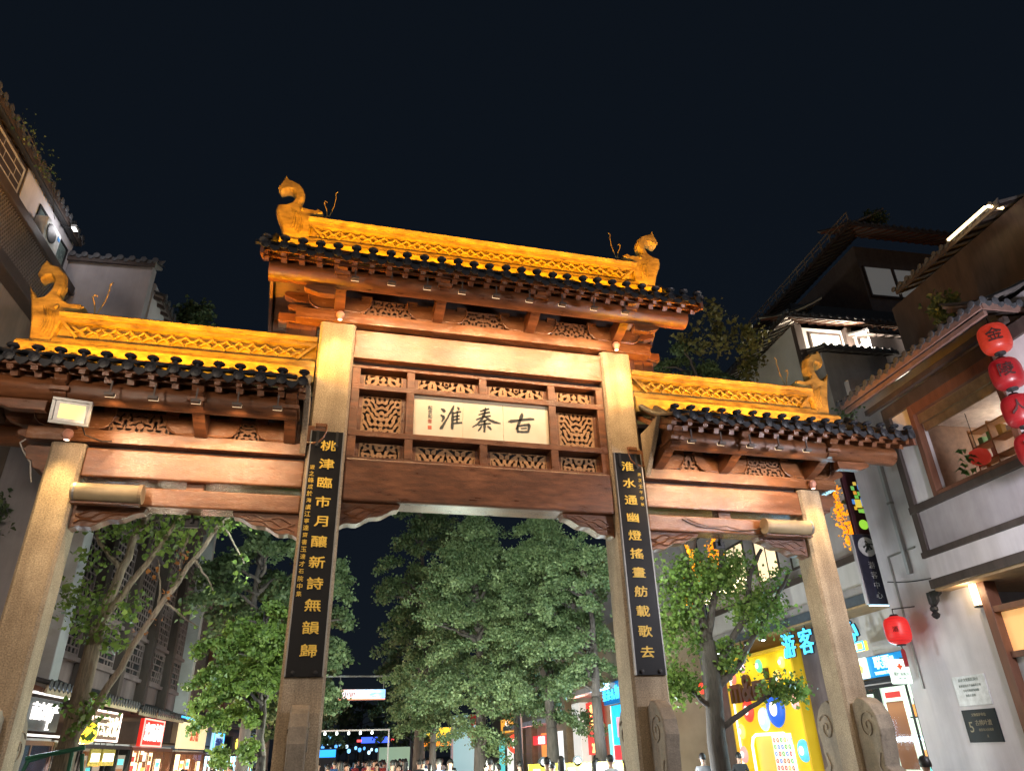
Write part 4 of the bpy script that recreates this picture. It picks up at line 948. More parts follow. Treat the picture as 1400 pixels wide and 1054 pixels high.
t = thing('indoor_lantern', 'round red lantern hanging inside the picture window', 'lantern', (12.1, .45, 7.9), street=True); MB().lathe([(.08,-.2),(.2,-.14),(.24,0),(.2,.14),(.08,.2)], (0,0,0), 16).build('shade', G_IN, t, smooth=True); sub('cord', t, M_BLACK, (-.006,.006,-.006,.006,.2,1.15))
t = thing('ceiling_ring_lamp', 'glowing ring lamp under the room ceiling behind the picture window', 'lamp', (12.9, .3, 8.75), street=True)
MB().tube([(.32*math.cos(a), .32*math.sin(a), 0) for a in [i*math.pi/12 for i in range(25)]], .025, 6, cap=False).build('ring', emis('ring glow', (1,.85,.6), 6), t); sub('cord', t, M_BLACK, (-.005,.005,-.33,-.32,0,.35))
lamp('room_light', 'POINT', t, (1.0,-.6,-.5), 120, (1,.88,.78), radius=.3)
t = thing('ceiling_downlight', 'small blue white downlight in the room ceiling behind glass', 'lamp', (12.0, -1.1, 9.08), street=True); MB().lathe([(.07,.02),(.07,0),(.05,-.01)], (0,0,0), 14).build('lens', emis('blue white lens', (.4,.8,1), 8), t); MB().lathe([(.1,.02),(.1,.0),(.075,-.005)], (0,0,.003), 14).build('rim', M_STEEL, t)
t = thing('indoor_plant', 'broad green leaved plant inside the picture window corner', 'plant', (11.6, .35, 6.97), street=True)
mb = MB(); rr = random.Random(8)
for k in range(26):
    a = rr.uniform(0,6.28); l = rr.uniform(.3,.6); h = rr.uniform(.2,1.0); dx, dy = math.cos(a)*l*.6, math.sin(a)*l*.6
    mb.add([(dx*.2,dy*.2,h),(dx*.6-dy*.25,dy*.6+dx*.25,h+.12),(dx,dy,h+.02),(dx*.6+dy*.25,dy*.6-dx*.25,h+.1)], [(0,1,2,3)])
mb.build('leaves', mat('houseplant leaf', (.08,.25,.04), .4), t, fix=False); MB().lathe([(.12,0),(.18,.3),(.19,.32)], (0,0,0), 14).build('pot', M_DARKWOOD, t)
sub('light_baffle', D, M_DARKWOOD, d_(10.985,11.12,-1.92,.78,8.9,9.3))  # added baffle that keeps the room light off the eave soffit
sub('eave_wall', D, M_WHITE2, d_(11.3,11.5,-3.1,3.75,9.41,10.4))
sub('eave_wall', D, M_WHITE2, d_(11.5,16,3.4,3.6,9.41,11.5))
# eaves, roof
slope_roof(D, 'roof', (10.0-DX, 2.1, 9.95), R(-90), 4.95, 4.2, 2.4, .3, .42, soff=mat('eave board', (.13,.115,.11), .7), fascia=mat('brown fascia', (.2,.12,.1), .6))
slope_roof(D, 'end_roof', (10.0-DX, -2.86, 9.93), 0, 6, .01+.9, .5, .3, .42, soff=mat('eave board', (.13,.115,.11), .7), fascia=mat('brown fascia', (.2,.12,.1), .6))
sub('gutter_board', D, mat('brown fascia', (.2,.12,.1), .6), d_(10.06,10.14,-2.8,2.08,9.68,9.78)); sub('soffit_beam', D, M_DARKWOOD, d_(10.5,10.62,-2.8,1.9,9.55,9.68))
sub('attic_wall', D, M_DARKWOOD, d_(13.9,18,-4,3.5,10.5,14.3))
rt = slope_roof(D, 'attic_roof', (13.4-DX, 2.6, 14.35), R(-90), 4.1, 3, 1.4, .3, .4)
t = thing('eave_light_strip', 'bright warm light strip along the roof edge above the corner house', 'light strip', (13.2, -.6, 14.3), street=True); ms = emis('strip glow', (1,.72,.35), 6)
sub('tube', t, ms, (-.03,.03,-.68,.7,-.03,.03)); sub('tube_return', t, ms, (.03,.5,-.74,-.68,-.03,.03)); sub('clip', t, M_STEEL, (.03,.06,-.4,-.36,-.03,.03), (.03,.06,.36,.4,-.03,.03))
# carved hanging bracket, wall lamp, doorway
mb = MB().prism([(0,0),(.34,0),(.3,-.1),(.2,-.14),(.17,-.24),(.08,-.3),(.0,-.34)], 'x', -.05, .05); mb.v = [(a, -b, c) for a, b, c in mb.v]
o = mb.build('carved_bracket', M_BLACK, D, bevel=.01); o.location = (10.95-DX, 1.95, 5.02)
o = MB().lathe([(.08,.6),(.08,.35),(.05,.3),(.09,.26),(.09,.2),(.05,.16),(.1,.1),(.07,.04),(.02,0)], (0,0,0), 12).build('pendant_post', M_BLACK, D); o.location = (10.95-DX, 1.98, 4.4)
t = thing('wall_lamp', 'upright glowing tube lamp on the white wall beside the brown post', 'lamp', (11.1, .82, 4.5), street=True)
sub('tube', t, emis('tube glow', (1,.8,.5), 3.2), (-.04,.06,-.07,.07,.0,.5)); sub('cap', t, M_BLACK, (-.05,.08,-.08,.08,-.04,0), (-.05,.08,-.08,.08,.5,.54)); lamp('glow', 'POINT', t, (-.2,0,.3), 18, (1,.72,.42), radius=.12)
sub('door_post', D, M_REDWOOD, d_(11.1,11.4,.5,.72,0,4.96), bevel=.01); sub('door_lintel', D, M_REDWOOD, d_(11.12,11.38,-3.2,.5,4.3,4.42))
sub('lit_panel', D, emis('lit paper panel', (1,.55,.2), .55), d_(11.3,11.34,-3.2,.5,3.5,4.3)); sub('door_glass', D, M_PANE_GREY, d_(11.3,11.34,-3.2,.5,0,3.38)); sub('door_lintel', D, M_REDWOOD, d_(11.2,11.38,-3.2,.5,3.38,3.5))
sub('conduit', D, M_STEEL, d_(11.16,11.2,3.3,3.34,3.0,6.2)); sub('conduit', D, M_STEEL, d_(11.165,11.2,2.3,3.3,6.16,6.2)); sub('junction_box', D, M_WHITE2, d_(11.12,11.2,3.22,3.42,4.4,4.65)); sub('drainpipe', D, M_PIER, d_(11.1,11.2,2.62,2.72,5.6,9.3)); sub('pipe_clamp', D, M_STEEL, d_(11.09,11.2,2.6,2.74,7.4,7.46))
# notices
def notice(name, label, y0, y1, z0, z1, m, lines, lmm):
    t = thing(name, label, 'plaque', (11.17, (y0+y1)/2, (z0+z1)/2), street=True); t.rotation_euler[2] = ST+R(-90); w, h = y1-y0, z1-z0
    sub('panel', t, m, (-w/2, w/2, 0, .03, -h/2, h/2), bevel=.006)
    for s_, dx, dz, sz in lines: text('lettering', s_, lmm, t, (dx, -.004, dz), sz, .004)
notice('notice_board', 'pale printed notice framed on the white wall above the black plaque', 1.36, 2.32, 2.55, 3.16, mat('notice paper', (.62,.64,.66), .5), [('历史文化街区简介', 0, .22, .075), ('此处旧为夫子庙商市之地', 0, .1, .06), ('今存传统建筑风貌', 0, .0, .06), ('秦淮人家巷', -.05, -.1, .06)], mat('grey print', (.2,.24,.23), .6))
notice('stone_plaque', 'dark plaque with engraved gilt lettering below the pale notice', 1.36, 2.32, 1.82, 2.47, mat('dark slate', (.012,.018,.022), .5, spec=.15), [('文物保护单位', 0, .22, .07), ('5', -.3, -.02, .3), ('古桃叶渡', .08, .06, .12), ('南京市人民政府', .1, -.08, .06), ('立', .1, -.2, .06)], mat('dull gilt', (.22,.18,.1), .5))
# lanterns
M_LANT = None
def lantern_mat(name, c, st):
    m = emis(name, c, st); return m
def lantern(label, loc, r_, h, glow, ch, tassel=True, group=None, rz=0):
    t = thing('red_lantern', label, 'lantern', loc, street=True, group=group)
    pr = [(r_*.35,-h/2)]
    for i in range(17):
        a = -1+2*i/16; q = (1-abs(a)**3.2)**.5 if abs(a) < 1 else 0.0
        pr.append((r_*(.45+.55*q)*(1+.012*math.cos(i*6.28*2)), a*h/2*.96))
    pr.append((r_*.35, h/2))
    MB().lathe(pr, (0,0,0), 22).build('shade', glow, t, smooth=True)
    for s_ in (-1, 1): MB().lathe([(r_*.36, s_*h*.5-.03),(r_*.38, s_*h*.5),(r_*.3, s_*h*.5+.04)], (0,0,0), 14).build('collar', M_BLACK, t)
    mb = MB()
    for k in range(9): mb.tube([(r_*1.003*(.45+.55*(1-abs(-.8+.2*k)**3.2)**.5)*math.cos(q), r_*1.003*(.45+.55*(1-abs(-.8+.2*k)**3.2)**.5)*math.sin(q), (-.8+.2*k)*h/2*.96) for q in [j*math.pi/11 for j in range(23)]], .004, 3, cap=False)
    mb.build('ribs', mat('lantern rib', (.3,.02,.02), .5), t)
    if ch:
        for q in (200, 245):
            pass
        o = text('character', ch, mat('lantern ink', (.03,.005,.005), .6), t, (-r_*.72, -r_*.72, 0), r_*(.45 if tassel else 1.05), .05); o.rotation_euler[2] = R(-45)
    if tassel:
        sub('tassel_cord', t, M_BLACK, (-.01,.01,-.01,.01,-h/2-.12,-h/2-.03)); MB().lathe([(.03,-h/2-.1),(.05,-h/2-.16),(.045,-h/2-.5)], (0,0,0), 10).build('tassel', mat('red tassel', (.35,.02,.03), .7), t)
    sub('hanger', t, M_BLACK, (-.008,.008,-.008,.008,h/2+.03,h/2+.18))
    return t
G1 = emis('lantern orange red', (.85,.06,.02), .32, (.2,.014,.01)); G2 = emis('lantern crimson', (.6,.012,.02), .2, (.14,.006,.008)); G3 = emis('lantern scarlet', (.9,.015,.015), .55, (.5,.03,.03))
lantern('orange red lantern with dark character, topmost of the hanging string', (10.3,-2.6,9.22), .285, .66, G1, '金', False)
lantern('crimson lantern with dark character, second of the hanging string', (10.26,-2.6,8.4), .285, .66, G2, '陵', False)
lantern('crimson lantern with dark character, third of the hanging string', (10.22,-2.6,7.58), .285, .66, G2, '人', False)
lantern('crimson lantern with dark character, lowest of the hanging string', (10.2,-2.6,6.76), .285, .66, G2, '家', False)
lantern('single bright red lantern with tassel beside the blue ticket sign', (10.63,3.0,4.3), .29, .66, G3, '酒', True)
cable('lantern_wire', [L2W((10.63,3.0,4.8)), L2W((11.2,2.9,4.85))], 'short black arm holding the single red lantern to the wall', .015)
cable('wall_wire', [L2W((11.7,4.2,5.55)), L2W((11.19,3.6,5.6)), L2W((11.18,1.7,5.35))], 'black wire running from the blade sign along the white wall', .012, sag=.06)

# ---------- right: recessed shop row with white band
Eb = thing('shop_row_building', 'recessed white banded building with ticket shop and yellow store front', 'building', (12.5, 3.8, 0), street=True)
def e_(x0, x1, y0, y1, z0, z1): return (x0-12.5, x1-12.5, y0-3.8, y1-3.8, z0, z1)
sub('wall', Eb, M_WHITE2, e_(12.7,18,3.8,17.5,6.8,10.5)); sub('white_band', Eb, M_WHITE, e_(12.2,13,3.82,17.5,5.98,6.75)); sub('dark_trim', Eb, M_DARKWOOD, e_(12.15,13,3.82,17.5,6.75,6.95))
sub('canopy_edge', Eb, mat('slate canopy', (.08,.1,.13), .5), e_(11.9,13,3.82,17.5,5.45,5.72)); sub('canopy_soffit', Eb, mat('tan soffit', (.4,.27,.15), .6), e_(11.9,14,3.82,17.5,5.38,5.44)); sub('canopy_trim', Eb, M_WHITE2, e_(12.0,13,3.82,17.5,5.72,5.97))
sub('wall', Eb, M_PURPLEWALL, e_(12.6,13,8.2,10.6,0,5.38)); sub('wall', Eb, M_PURPLEWALL, e_(12.6,13,16.1,17.5,0,5.38)); sub('return_wall', Eb, M_WHITE, e_(12.9,16,3.82,8.2,4.2,5.38)); sub('door_head', Eb, M_BLACK, e_(12.5,12.62,4.4,8.2,3.4,3.52))
sub('gable_end', Eb, M_WHITE2, e_(12.8,18,17.5,17.8,0,10.5))
slope_roof(Eb, 'roof', (-.6, 13.7, 10.45), R(-90), 13.6, 4, 2.0, .34, .45)
for y0, y1 in ((8.6,10.2),(11,12.6),(13.4,15)):
    w_ = sub('window', Eb, M_DARKWOOD, e_(12.66,12.7,y0,y1,7.4,7.48), e_(12.66,12.7,y0,y1,9.3,9.38), e_(12.66,12.7,y0,y0+.08,7.48,9.3), e_(12.66,12.7,y1-.08,y1,7.48,9.3), e_(12.67,12.7,(y0+y1)/2-.03,(y0+y1)/2+.03,7.48,9.3)); sub('pane', w_, emis('warm lit window', (1,.78,.5), 1.1) if y0 > 10 else M_PANE_GREY, e_(12.685,12.695,y0+.08,y1-.08,7.48,9.3))
for k in range(14):   # warm sparkle lights along the upper edge, seen through the tree
    t = thing('festoon_bulb', 'small warm bulb of the light string under the roof behind the leafy tree', 'bulb', (12.1, 12.6+.33*k, 7.55+.15*math.sin(k)), 'warm bulbs strung along the shop row', street=True); MB().lathe([(.02,.1),(.06,.05),(.07,0),(.04,-.06)], (0,0,0), 8).build('bulb', emis('warm bulb', (1,.8,.5), 7), t); sub('cap', t, M_BLACK, (-.02,.02,-.02,.02,.1,.14))
t = shopfront('shopfront', 'glazed ticket shop doors with dark frames and pale lit interior', 12.55, 4.5, 8.1, 3.36, 1, M_SHOPG, 9, M_BLACK, 40, (.85,1,.95))
mb = MB().tube([(-.25+1.2,-.12,1.2),(-.25+1.2,-.14,1.25),(-.25+1.2,-.14,2.9),(-.25+1.2,-.1,2.95)], .02, 6).build('door_handle', M_BLACK, t)
sign_box('ticket_sign', 'blue lit ticket sign with white characters over the glass doors', 1, 6.2, 3.82, 2.1, .56, emis('ticket blue', (.0,.2,.5), .8), [('联票II', .2, .08, 1), ('TOURING TICKET', .15, -.19, .3)], emis('ticket letters', (.55,.95,1), 1.4), .36, 12.3, None, energy=30, ecol=(.3,.75,1))
t = thing('logo_box', 'square white lit logo box with yellow mark beside the ticket sign', 'sign', (12.25, 7.0, 3.82), street=True); t.rotation_euler[2] = ST+R(-90); sub('box', t, emis('logo white', (.85,1,.9), 1.4), (-.26,.26,-.04,.04,-.28,.28), bevel=.02); MB().prism([(-.1,-.1),(.0,.1),(.12,.02),(.06,-.14)], 'y', -.046, -.041).build('mark', M_NEONY, t)
NE = [('游', 10.3), ('客', 9.2), ('中', 8.0), ('心', 6.85)]
t = thing('neon_sign', 'hanging row of cyan neon outline characters under the slate canopy', 'neon sign', (12.0, 8.6, 4.9), street=True); t.rotation_euler[2] = ST+R(-90)
for ch, yy in NE:
    text('neon_character', ch, M_NEONC, t, (8.6-yy, 0, 0), .85, .05, .0)
    text('backing', ch, mat('neon backing', (.02,.03,.05), .5), t, (8.6-yy, .05, 0), .85, .04, .02)
    sub('hanger', t, M_BLACK, (8.6-yy-.01, 8.6-yy+.01, .04, .06, .35, .55))
lamp('neon_glow', 'AREA', t, (0,-.3,0), 30, (.2,.7,1), aim=(0,-3,-.5), size=4, size_y=.7)
sign_box('neon_plate', 'yellow neon plate below the last cyan character', 1, 6.8, 4.38, 1.0, .26, emis('yellow plate', (1,.72,.08), 1.2), [('服务', 0, 0, 1)], M_NEONW, .2, 12.0, M_NEONC)
t = thing('red_cross_sign', 'white lit first aid sign with small red cross', 'sign', (10.93, 3.7, 3.43), street=True)
sub('box', t, emis('first aid white', (.8,1,.88), .95), (-.27,.27,-.05,.05,-.29,.29), bevel=.03); rd_ = emis('cross red', (.9,.08,.02), .8); sub('cross', t, rd_, (-.025,.025,-.058,-.051,.04,.18), (-.07,-.025,-.058,-.051,.085,.135), (.025,.07,-.058,-.051,.085,.135))
text('lettering', '医疗急救点', mat('dark print', (.03,.05,.04), .5), t, (0,-.054,-.06), .085, .004); text('lettering', 'FIRST AID', mat('dark print', (.03,.05,.04), .5), t, (0,-.054,-.16), .05, .004); sub('arm', t, M_BLACK, (.1,.27,-.01,.01,.29,.32))
t = thing('blade_sign', 'tall dark blade sign with round white emblem and light edge', 'sign', (11.35, 4.3, 6.1), street=True)
sub('panel', t, mat('navy sign face', (.022,.02,.04), .45), (-.36,.36,-.04,.08,-.95,.95), bevel=.02); MB().lathe([(.27,0),(.27,-.012)], (0,-.041,.6), 24, 'y').build('emblem', mat('emblem white', (.55,.55,.55), .6), t)
mb = MB()
for k in range(9):
    a = k*2.4; r_ = .05+.02*k; mb.tube([(r_*math.cos(a), -.056, .6+r_*math.sin(a)*.9), (r_*math.cos(a)*.3+.03, -.056, .6+r_*math.sin(a)*.5+.05), (.02*k-.08, -.056, .5)], [.03,.018,.006], 5)
mb.build('emblem_figure', M_INK, t)
for k, ch in enumerate('游客中心'): text('lettering', ch, mat('emblem white', (.55,.55,.55), .6), t, (0,-.044,.1-.27*k), .2, .006, -.001)
sub('light_edge', t, emis('sign edge light', (.5,.85,1), 3), (-.34,.34,-.02,.03,-.985,-.955)); sub('bracket', t, M_STEEL, (.36,.5,0,.05,.5,.56), (.36,.5,0,.05,-.6,-.54)); sub('side_return', t, M_WHITE, (-.40,-.365,-.03,.07,-.94,.94))
t = thing('mosaic_sign', 'dark blade sign with coloured glass squares and green oval', 'sign', (11.55, 4.45, 8.1), street=True)
sub('panel', t, mat('maroon sign face', (.06,.012,.02), .45), (-.32,.32,-.03,.08,-1.0,1.0), bevel=.02)
for k, (dx, dz, w, h, c_) in enumerate([(0,-.1,.1,.12,(.95,.7,.08)),(-.14,-.05,.04,.07,(.1,.3,.8)),(.15,-.05,.04,.12,(.1,.3,.8)),(0,.1,.06,.05,(.2,.6,.1)),(-.02,.22,.05,.05,(.9,.4,.05)),(.1,.2,.04,.06,(.2,.6,.1)),(0,-.32,.05,.05,(.3,.7,.1)),(.1,-.32,.04,.06,(.3,.7,.1)),(-.12,-.24,.04,.05,(.9,.5,.05)),(.14,.4,.03,.08,(.1,.3,.8)),(-.06,.36,.05,.06,(.2,.6,.15)),(.2,-.28,.03,.05,(.9,.4,.05)),(.04,.5,.05,.05,(.9,.6,.1))]):
    sub('glass_square', t, emis('glass %d' % k, c_, .75), (dx-w, dx+w, -.042, -.031, dz-h, dz+h))
MB().lathe([(.14,0),(.14,-.01)], (0,-.031,-.72), 20, 'y').build('green_oval', emis('green oval', (.35,.75,.06), .9), t); sub('bracket', t, M_STEEL, (.32,.5,0,.05,.3,.36))
# the yellow candy store
Y_ = thing('candy_store_front', 'bright yellow store front with brown letters, coloured discs and arched doorway', 'shopfront', (12.4, 13.35, 0), street=True); Y_.rotation_euler[2] = ST+R(-90)
ML = emis('lit yellow panel', (.95,.62,.0), .5, (.85,.6,.02)); WY = 5.0
sub('facade', Y_, ML, (-2.5,2.5,0,.25,2.25,4.9), (-2.5,-1.4,0,.25,0,2.25), (1.45,2.5,0,.25,0,2.25)); sub('side_frame', Y_, emis('dim yellow frame', (.7,.45,.02), .35), (-2.6,-2.5,-.1,.3,0,5.0), (2.5,2.6,-.1,.3,0,5.0), (-2.6,2.6,-.1,.3,4.9,5.02))
for x_ in (-2.35,): sub('light_tube', Y_, M_NEONW, (x_-.03,x_+.03,-.06,-.01,1.0,4.5))
text('lettering', "m&m's", mat('chocolate letters', (.09,.035,.02), .4), Y_, (-.55,-.07,3.9), 1.35, .14, .03)
for k, (dx, dz, r_, c_) in enumerate([(.1,4.55,.24,(.15,.75,.3)),(1.3,4.0,.3,(1,.55,.1)),(2.15,3.2,.26,(1,.45,.45)),(-2.1,4.3,.22,(.9,.2,.15)),(-2.1,2.4,.26,(.8,.95,.2)),(-2.2,1.6,.3,(1,.35,.35)),(2.1,1.7,.35,(.1,.5,.9)),(.75,3.05,.62,(.02,.12,.7)),(-1.3,3.1,.42,(.75,.06,.04)),(-.2,2.75,.4,(.5,.7,.85)),(1.75,4.5,.2,(.9,.8,.2)),(-1.2,4.6,.18,(.9,.4,.5))]):
    MB().lathe([(r_,0),(r_*.95,-.05),(r_*.6,-.09),(r_*.1,-.1)], (dx,-.002,dz), 20, 'y').build('candy_disc', emis('disc %d' % k, c_, .9), Y_, smooth=True); MB().lathe([(r_*.4,0),(r_*.4,-.02)], (dx,-.1,dz), 14, 'y').build('disc_centre', emis('disc white', (1,1,.9), 1), Y_)
MB().tube([(-1.4,-.03,1.0),(-1.4,-.03,1.9),(-1.25,-.03,2.15),(-1.0,-.03,2.25),(1.0,-.03,2.25),(1.3,-.03,2.12),(1.45,-.03,1.85),(1.45,-.03,1.0)], .05, 8).build('arch_trim', emis('arch glow', (.6,.9,1), 1.6), Y_)
sub('door_recess', Y_, emis('orange recess', (1,.55,.1), .7), (-1.4,-.1,.14,.2,0,2.25)); sub('dotted_wall', Y_, emis('dotted white', (1,.85,.75), .9), (-.1,1.45,.1,.16,0,2.25))
rr = random.Random(4)
for i in range(6):
    for k in range(6):
        MB().tube([(.06+.25*k+.06*math.cos(a), .095, .95+.22*i+.06*math.sin(a)) for a in [j*math.pi/5 for j in range(11)]], .02, 4, cap=False).build('dot', rr.choice([emis('dot %d' % q, c_, .6) for q, c_ in enumerate([(.8,.1,.1),(.1,.3,.8),(.1,.55,.15),(.9,.5,.1),(.4,.15,.05)])]), Y_)
lamp('store_glow', 'AREA', Y_, (0,-.35,3.6), 90, (1,.72,.12), aim=(0,-3,2.2), size=4.4, size_y=2)
for k in range(4):
    t = thing('canopy_spotlight', 'small bright white spotlight on the canopy above the yellow store', 'spotlight', (11.85, 15.4-1.25*k, 5.3), 'spotlights over the yellow store', street=True); sub('housing', t, M_BLACK, (-.08,.08,-.08,.08,-.05,.08)); MB().lathe([(.07,-.05),(.05,-.07)], (0,0,0), 12).build('lens', emis('white spot lens', (.8,.95,1), 18), t); lamp('spot', 'SPOT', t, (0,0,-.1), 30, (.9,.97,1), aim=(.3,0,-2), spot=110, radius=.05)
t = thing('security_camera', 'round white security camera hanging before the yellow store', 'camera', (11.7, 13.1, 4.75), street=True); MB().lathe([(.12,.12),(.13,0),(.1,-.1),(.03,-.15)], (0,0,0), 14).build('dome', mat('camera white', (.5,.52,.55), .3), t, smooth=True); sub('stem', t, M_BLACK, (-.02,.02,-.02,.02,.12,.7))
t = thing('red_lamp', 'small glowing red lantern pair beside the dark trunk', 'lantern', (11.9, 17.2, 4.1), street=True)
for dy in (-.35,.35): MB().lathe([(.1,-.2),(.24,-.12),(.26,.05),(.2,.18),(.08,.22)], (0,dy,0), 14).build('shade', emis('red lamp glow', (1,.05,.03), 2), t, smooth=True)
sub('rod', t, M_BLACK, (-.01,.01,-.36,.36,.22,.25))

# ---------- right: pavilion tower behind
T = thing('pavilion_tower', 'dark two tiered pavilion with lit white soffits and pale windows on the skyline', 'building', (14.9, 10.0, 0), street=True)
def t_(x0, x1, y0, y1, z0, z1): return (x0-14.9, x1-14.9, y0-10, y1-10, z0, z1)
M_TWALL = mat('tower wall', (.5,.48,.47), .8, 0, .15, .7)
sub('lower_body', T, M_TWALL, t_(15.0,26,10.25,20,0,17.9)); sub('upper_body', T, mat('dim brown wall', (.13,.11,.11), .7, streak=.3), t_(20.2,30,11.2,20,19,23.6))
def tier(x0, x1, y0, y1, z, run, rise, raft):
    slope_roof(T, 'tier_roof', (x0-14.9, y0-10, z), 0, x1-x0, run, rise, .4, .45, soff=raft, raftm=M_REDWOOD)
    slope_roof(T, 'tier_roof', (x0-14.9, y1-10, z-.02), R(-90), y1-y0, run, rise, .4, .45, soff=raft, raftm=M_DARKWOOD)
M_LITSOF = mat('pale soffit', (.6,.55,.48), .7)
tier(14.0, 26, 9.0, 19, 17.7, 1.9, 1.0, M_LITSOF); tier(19.2, 31, 9.9, 20, 23.9, 2.2, 1.2, M_SOFFIT)
sub('ridge_roof', T, M_TILE, t_(15.5,27,10.6,19,18.7,19.4))
for x0, x1 in ((15.85,17.2),(18.2,19.0)):
    w_ = sub('window', T, M_DARKWOOD, t_(x0-.1,x1+.1,10.2,10.25,16.7,16.8), t_(x0-.1,x1+.1,10.2,10.25,17.6,17.7), t_(x0-.1,x0,10.2,10.25,16.8,17.6), t_(x1,x1+.1,10.2,10.25,16.8,17.6)); sub('pane', w_, emis('tower window', (.9,.88,.8), .38), t_(x0,x1,10.23,10.245,16.8,17.6))
for x0 in (15.0, 17.4, 20.3, 22.9): sub('post', T, M_DARKWOOD, t_(x0,x0+.32,10.0,10.26,12,17.9))
for x0 in (20.4, 22.0, 24.1): 
    w_ = sub('window', T, M_DARKWOOD, t_(x0-.08,x0+1.7,11.1,11.2,20.6,20.7), t_(x0-.08,x0,11.1,11.2,20.7,22.4)); sub('pane', w_, emis('dim tower window', (.6,.62,.62), .09), t_(x0,x0+1.45,11.15,11.19,20.75,22.35))
slope_roof(T, 'small_roof', (15.3-14.9, 8.9-10, 16.2), 0, 3.4, 1.3, .5, .34, .4); slope_roof(T, 'small_roof', (17.4-14.9, 8.7-10, 17.0), 0, 2.6, 1.2, .5, .34, .4)
sub('dormer_wall', T, M_WHITE2, t_(15.5,18.5,9.4,10.24,10,16.2), t_(17.8,19.8,9.2,10.24,16.3,17.0))
# balustrade on the upper tier edge
mb = MB(); mb.beam((19.2-14.9, 9.9-10, 24.5),(19.2-14.9, 19.8-10, 24.5), .05, .05); mb.beam((19.2-14.9, 9.9-10, 24.25),(19.2-14.9, 19.8-10, 24.25), .04, .04)
for i in range(14): mb.beam((19.2-14.9, 9.9-10+.75*i, 23.95),(19.2-14.9, 9.9-10+.75*i, 24.5), .05, .05, up=(0,1,0))
mb.build('balustrade', mat('worn rail', (.22,.18,.15), .7), T)
t = thing('soffit_spotlight', 'bright lamp under the lower pavilion eave', 'spotlight', (17.6, 9.75, 17.35), street=True); sub('housing', t, M_BLACK, (-.1,.1,-.1,.1,0,.2)); sub('lens', t, emis('green white lens', (.95,1,.7), 5), (-.08,.08,-.08,.08,-.03,0)); lamp('glow', 'POINT', t, (-.6,-.5,-.6), 700, (1,.88,.70), radius=.1); lamp('glow', 'POINT', t, (2.4,-.5,-.6), 600, (1,.88,.70), radius=.1)
# ------------------------------------------------------------------ far right row of shops
F = thing('far_shop_row', 'pale shop row with flat canopies behind the street trees', 'building', (9.5, 19.0, 0), street=True)
def f_(x0, x1, y0, y1, z0, z1): return (x0-9.5, x1-9.5, y0-19, y1-19, z0, z1)
sub('wall', F, mat('tan stone front', (.42,.33,.24), .8, 0, .15, 1), f_(9.6,13,19,60,0,7.5)); sub('upper_wall', F, M_WHITE2, f_(9.9,13,19,60,7.5,11))
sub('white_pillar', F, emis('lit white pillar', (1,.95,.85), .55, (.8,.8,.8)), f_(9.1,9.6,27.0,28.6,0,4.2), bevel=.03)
sub('canopy', F, M_WHITE, f_(8.6,9.6,30.5,48,3.45,3.75), f_(8.3,9.6,20,26.5,4.35,4.6), bevel=.02)
sub('pillar', F, M_STONE, f_(9.2,9.6,30.4,31.2,0,6.5), f_(9.2,9.6,40,40.8,0,3.45), f_(9.3,9.6,44,44.6,0,3.45))
for y0, m_ in ((21,'teal'),(32.4,'white'),(36,'orange'),(45,'yellow'),(49,'white'),(53,'teal')):
    sub('shop_window', F, MATS['goods '+m_], f_(9.55,9.598,y0,y0+2.6,.3,3.0))
sub('grey_joint', F, M_WHITE2, *[f_(9.57,9.6,40.9,44,z_,z_+.04) for z_ in (.6,1.2,1.8,2.4,3.0)])
sign_box('shop_sign', 'tall red shop sign with stacked orange panels beside the trunk', 1, 25.0, 2.9, 2.2, 2.4, emis('tall red face', (.7,.05,.04), .9), [('壹', 0,.8,1),('鹽', 0,.15,1),('20', 0,-.9,1)], emis('orange letters', (1,.6,.2), 2.5), .6, 9.2, None, energy=60, ecol=(1,.5,.35))
t = thing('panel_screen', 'blue lit picture panel on the far shop beside the tall red sign', 'screen', (9.15, 20.6, 2.6), street=True); t.rotation_euler[2] = ST+R(-90)
sub('frame', t, M_NEONW, (-1.05,-1.0,-.05,.05,-1.1,1.1)); sub('face', t, emis('cyan picture', (.02,.5,.95), 1.2), (-1.0,1.0,-.03,.05,-.5,1.1)); sub('lower_face', t, emis('red picture', (.8,.04,.05), .9), (-1.0,1.0,-.03,.05,-1.1,-.52)); sub('figure', t, emis('pink picture', (.9,.4,.5), .9), (-.3,.3,-.036,-.03,-.2,.6))
sign_box('shop_sign', 'blue lit sign of crowded characters above the picture panel', 1, 20.7, 4.2, 2.4, .9, emis('deep blue face', (.0,.12,.35), .8), [('秦淮礼物', 0, 0, 1)], M_NEONC, .62, 8.9, None, energy=40, ecol=(.3,.7,1))
sign_box('shop_sign', 'red fascia sign with small white characters on the far shop', 1, 37.5, 2.6, 6.5, .55, emis('red fascia', (.8,.04,.05), 1.0), [('金陵鸭店', .2, 0, 1)], M_NEONW, .5, 9.3, None, energy=50, ecol=(1,.4,.35))
sign_box('shop_sign', 'orange lit sign with white characters behind the leaning trunk', 1, 50, 3.9, 6, 1.0, emis('orange face', (1,.42,.05), 1.1), [('小吃', 0, 0, 1)], M_NEONW, .8, 9.3, None, energy=40, ecol=(1,.7,.4))
t = thing('round_sign', 'round red and white lit sign on the far shop', 'sign', (8.9, 44.2, 2.5), street=True); MB().lathe([(.65,0),(.65,-.1)], (0,0,0), 24, 'y').build('disc', emis('round red', (1,.08,.04), 1.3), t); MB().lathe([(.35,0),(.35,-.02)], (0,-.1,0), 20, 'y').build('centre', M_NEONW, t); sub('arm', t, M_BLACK, (0,.7,-.06,-.02,-.02,.02))
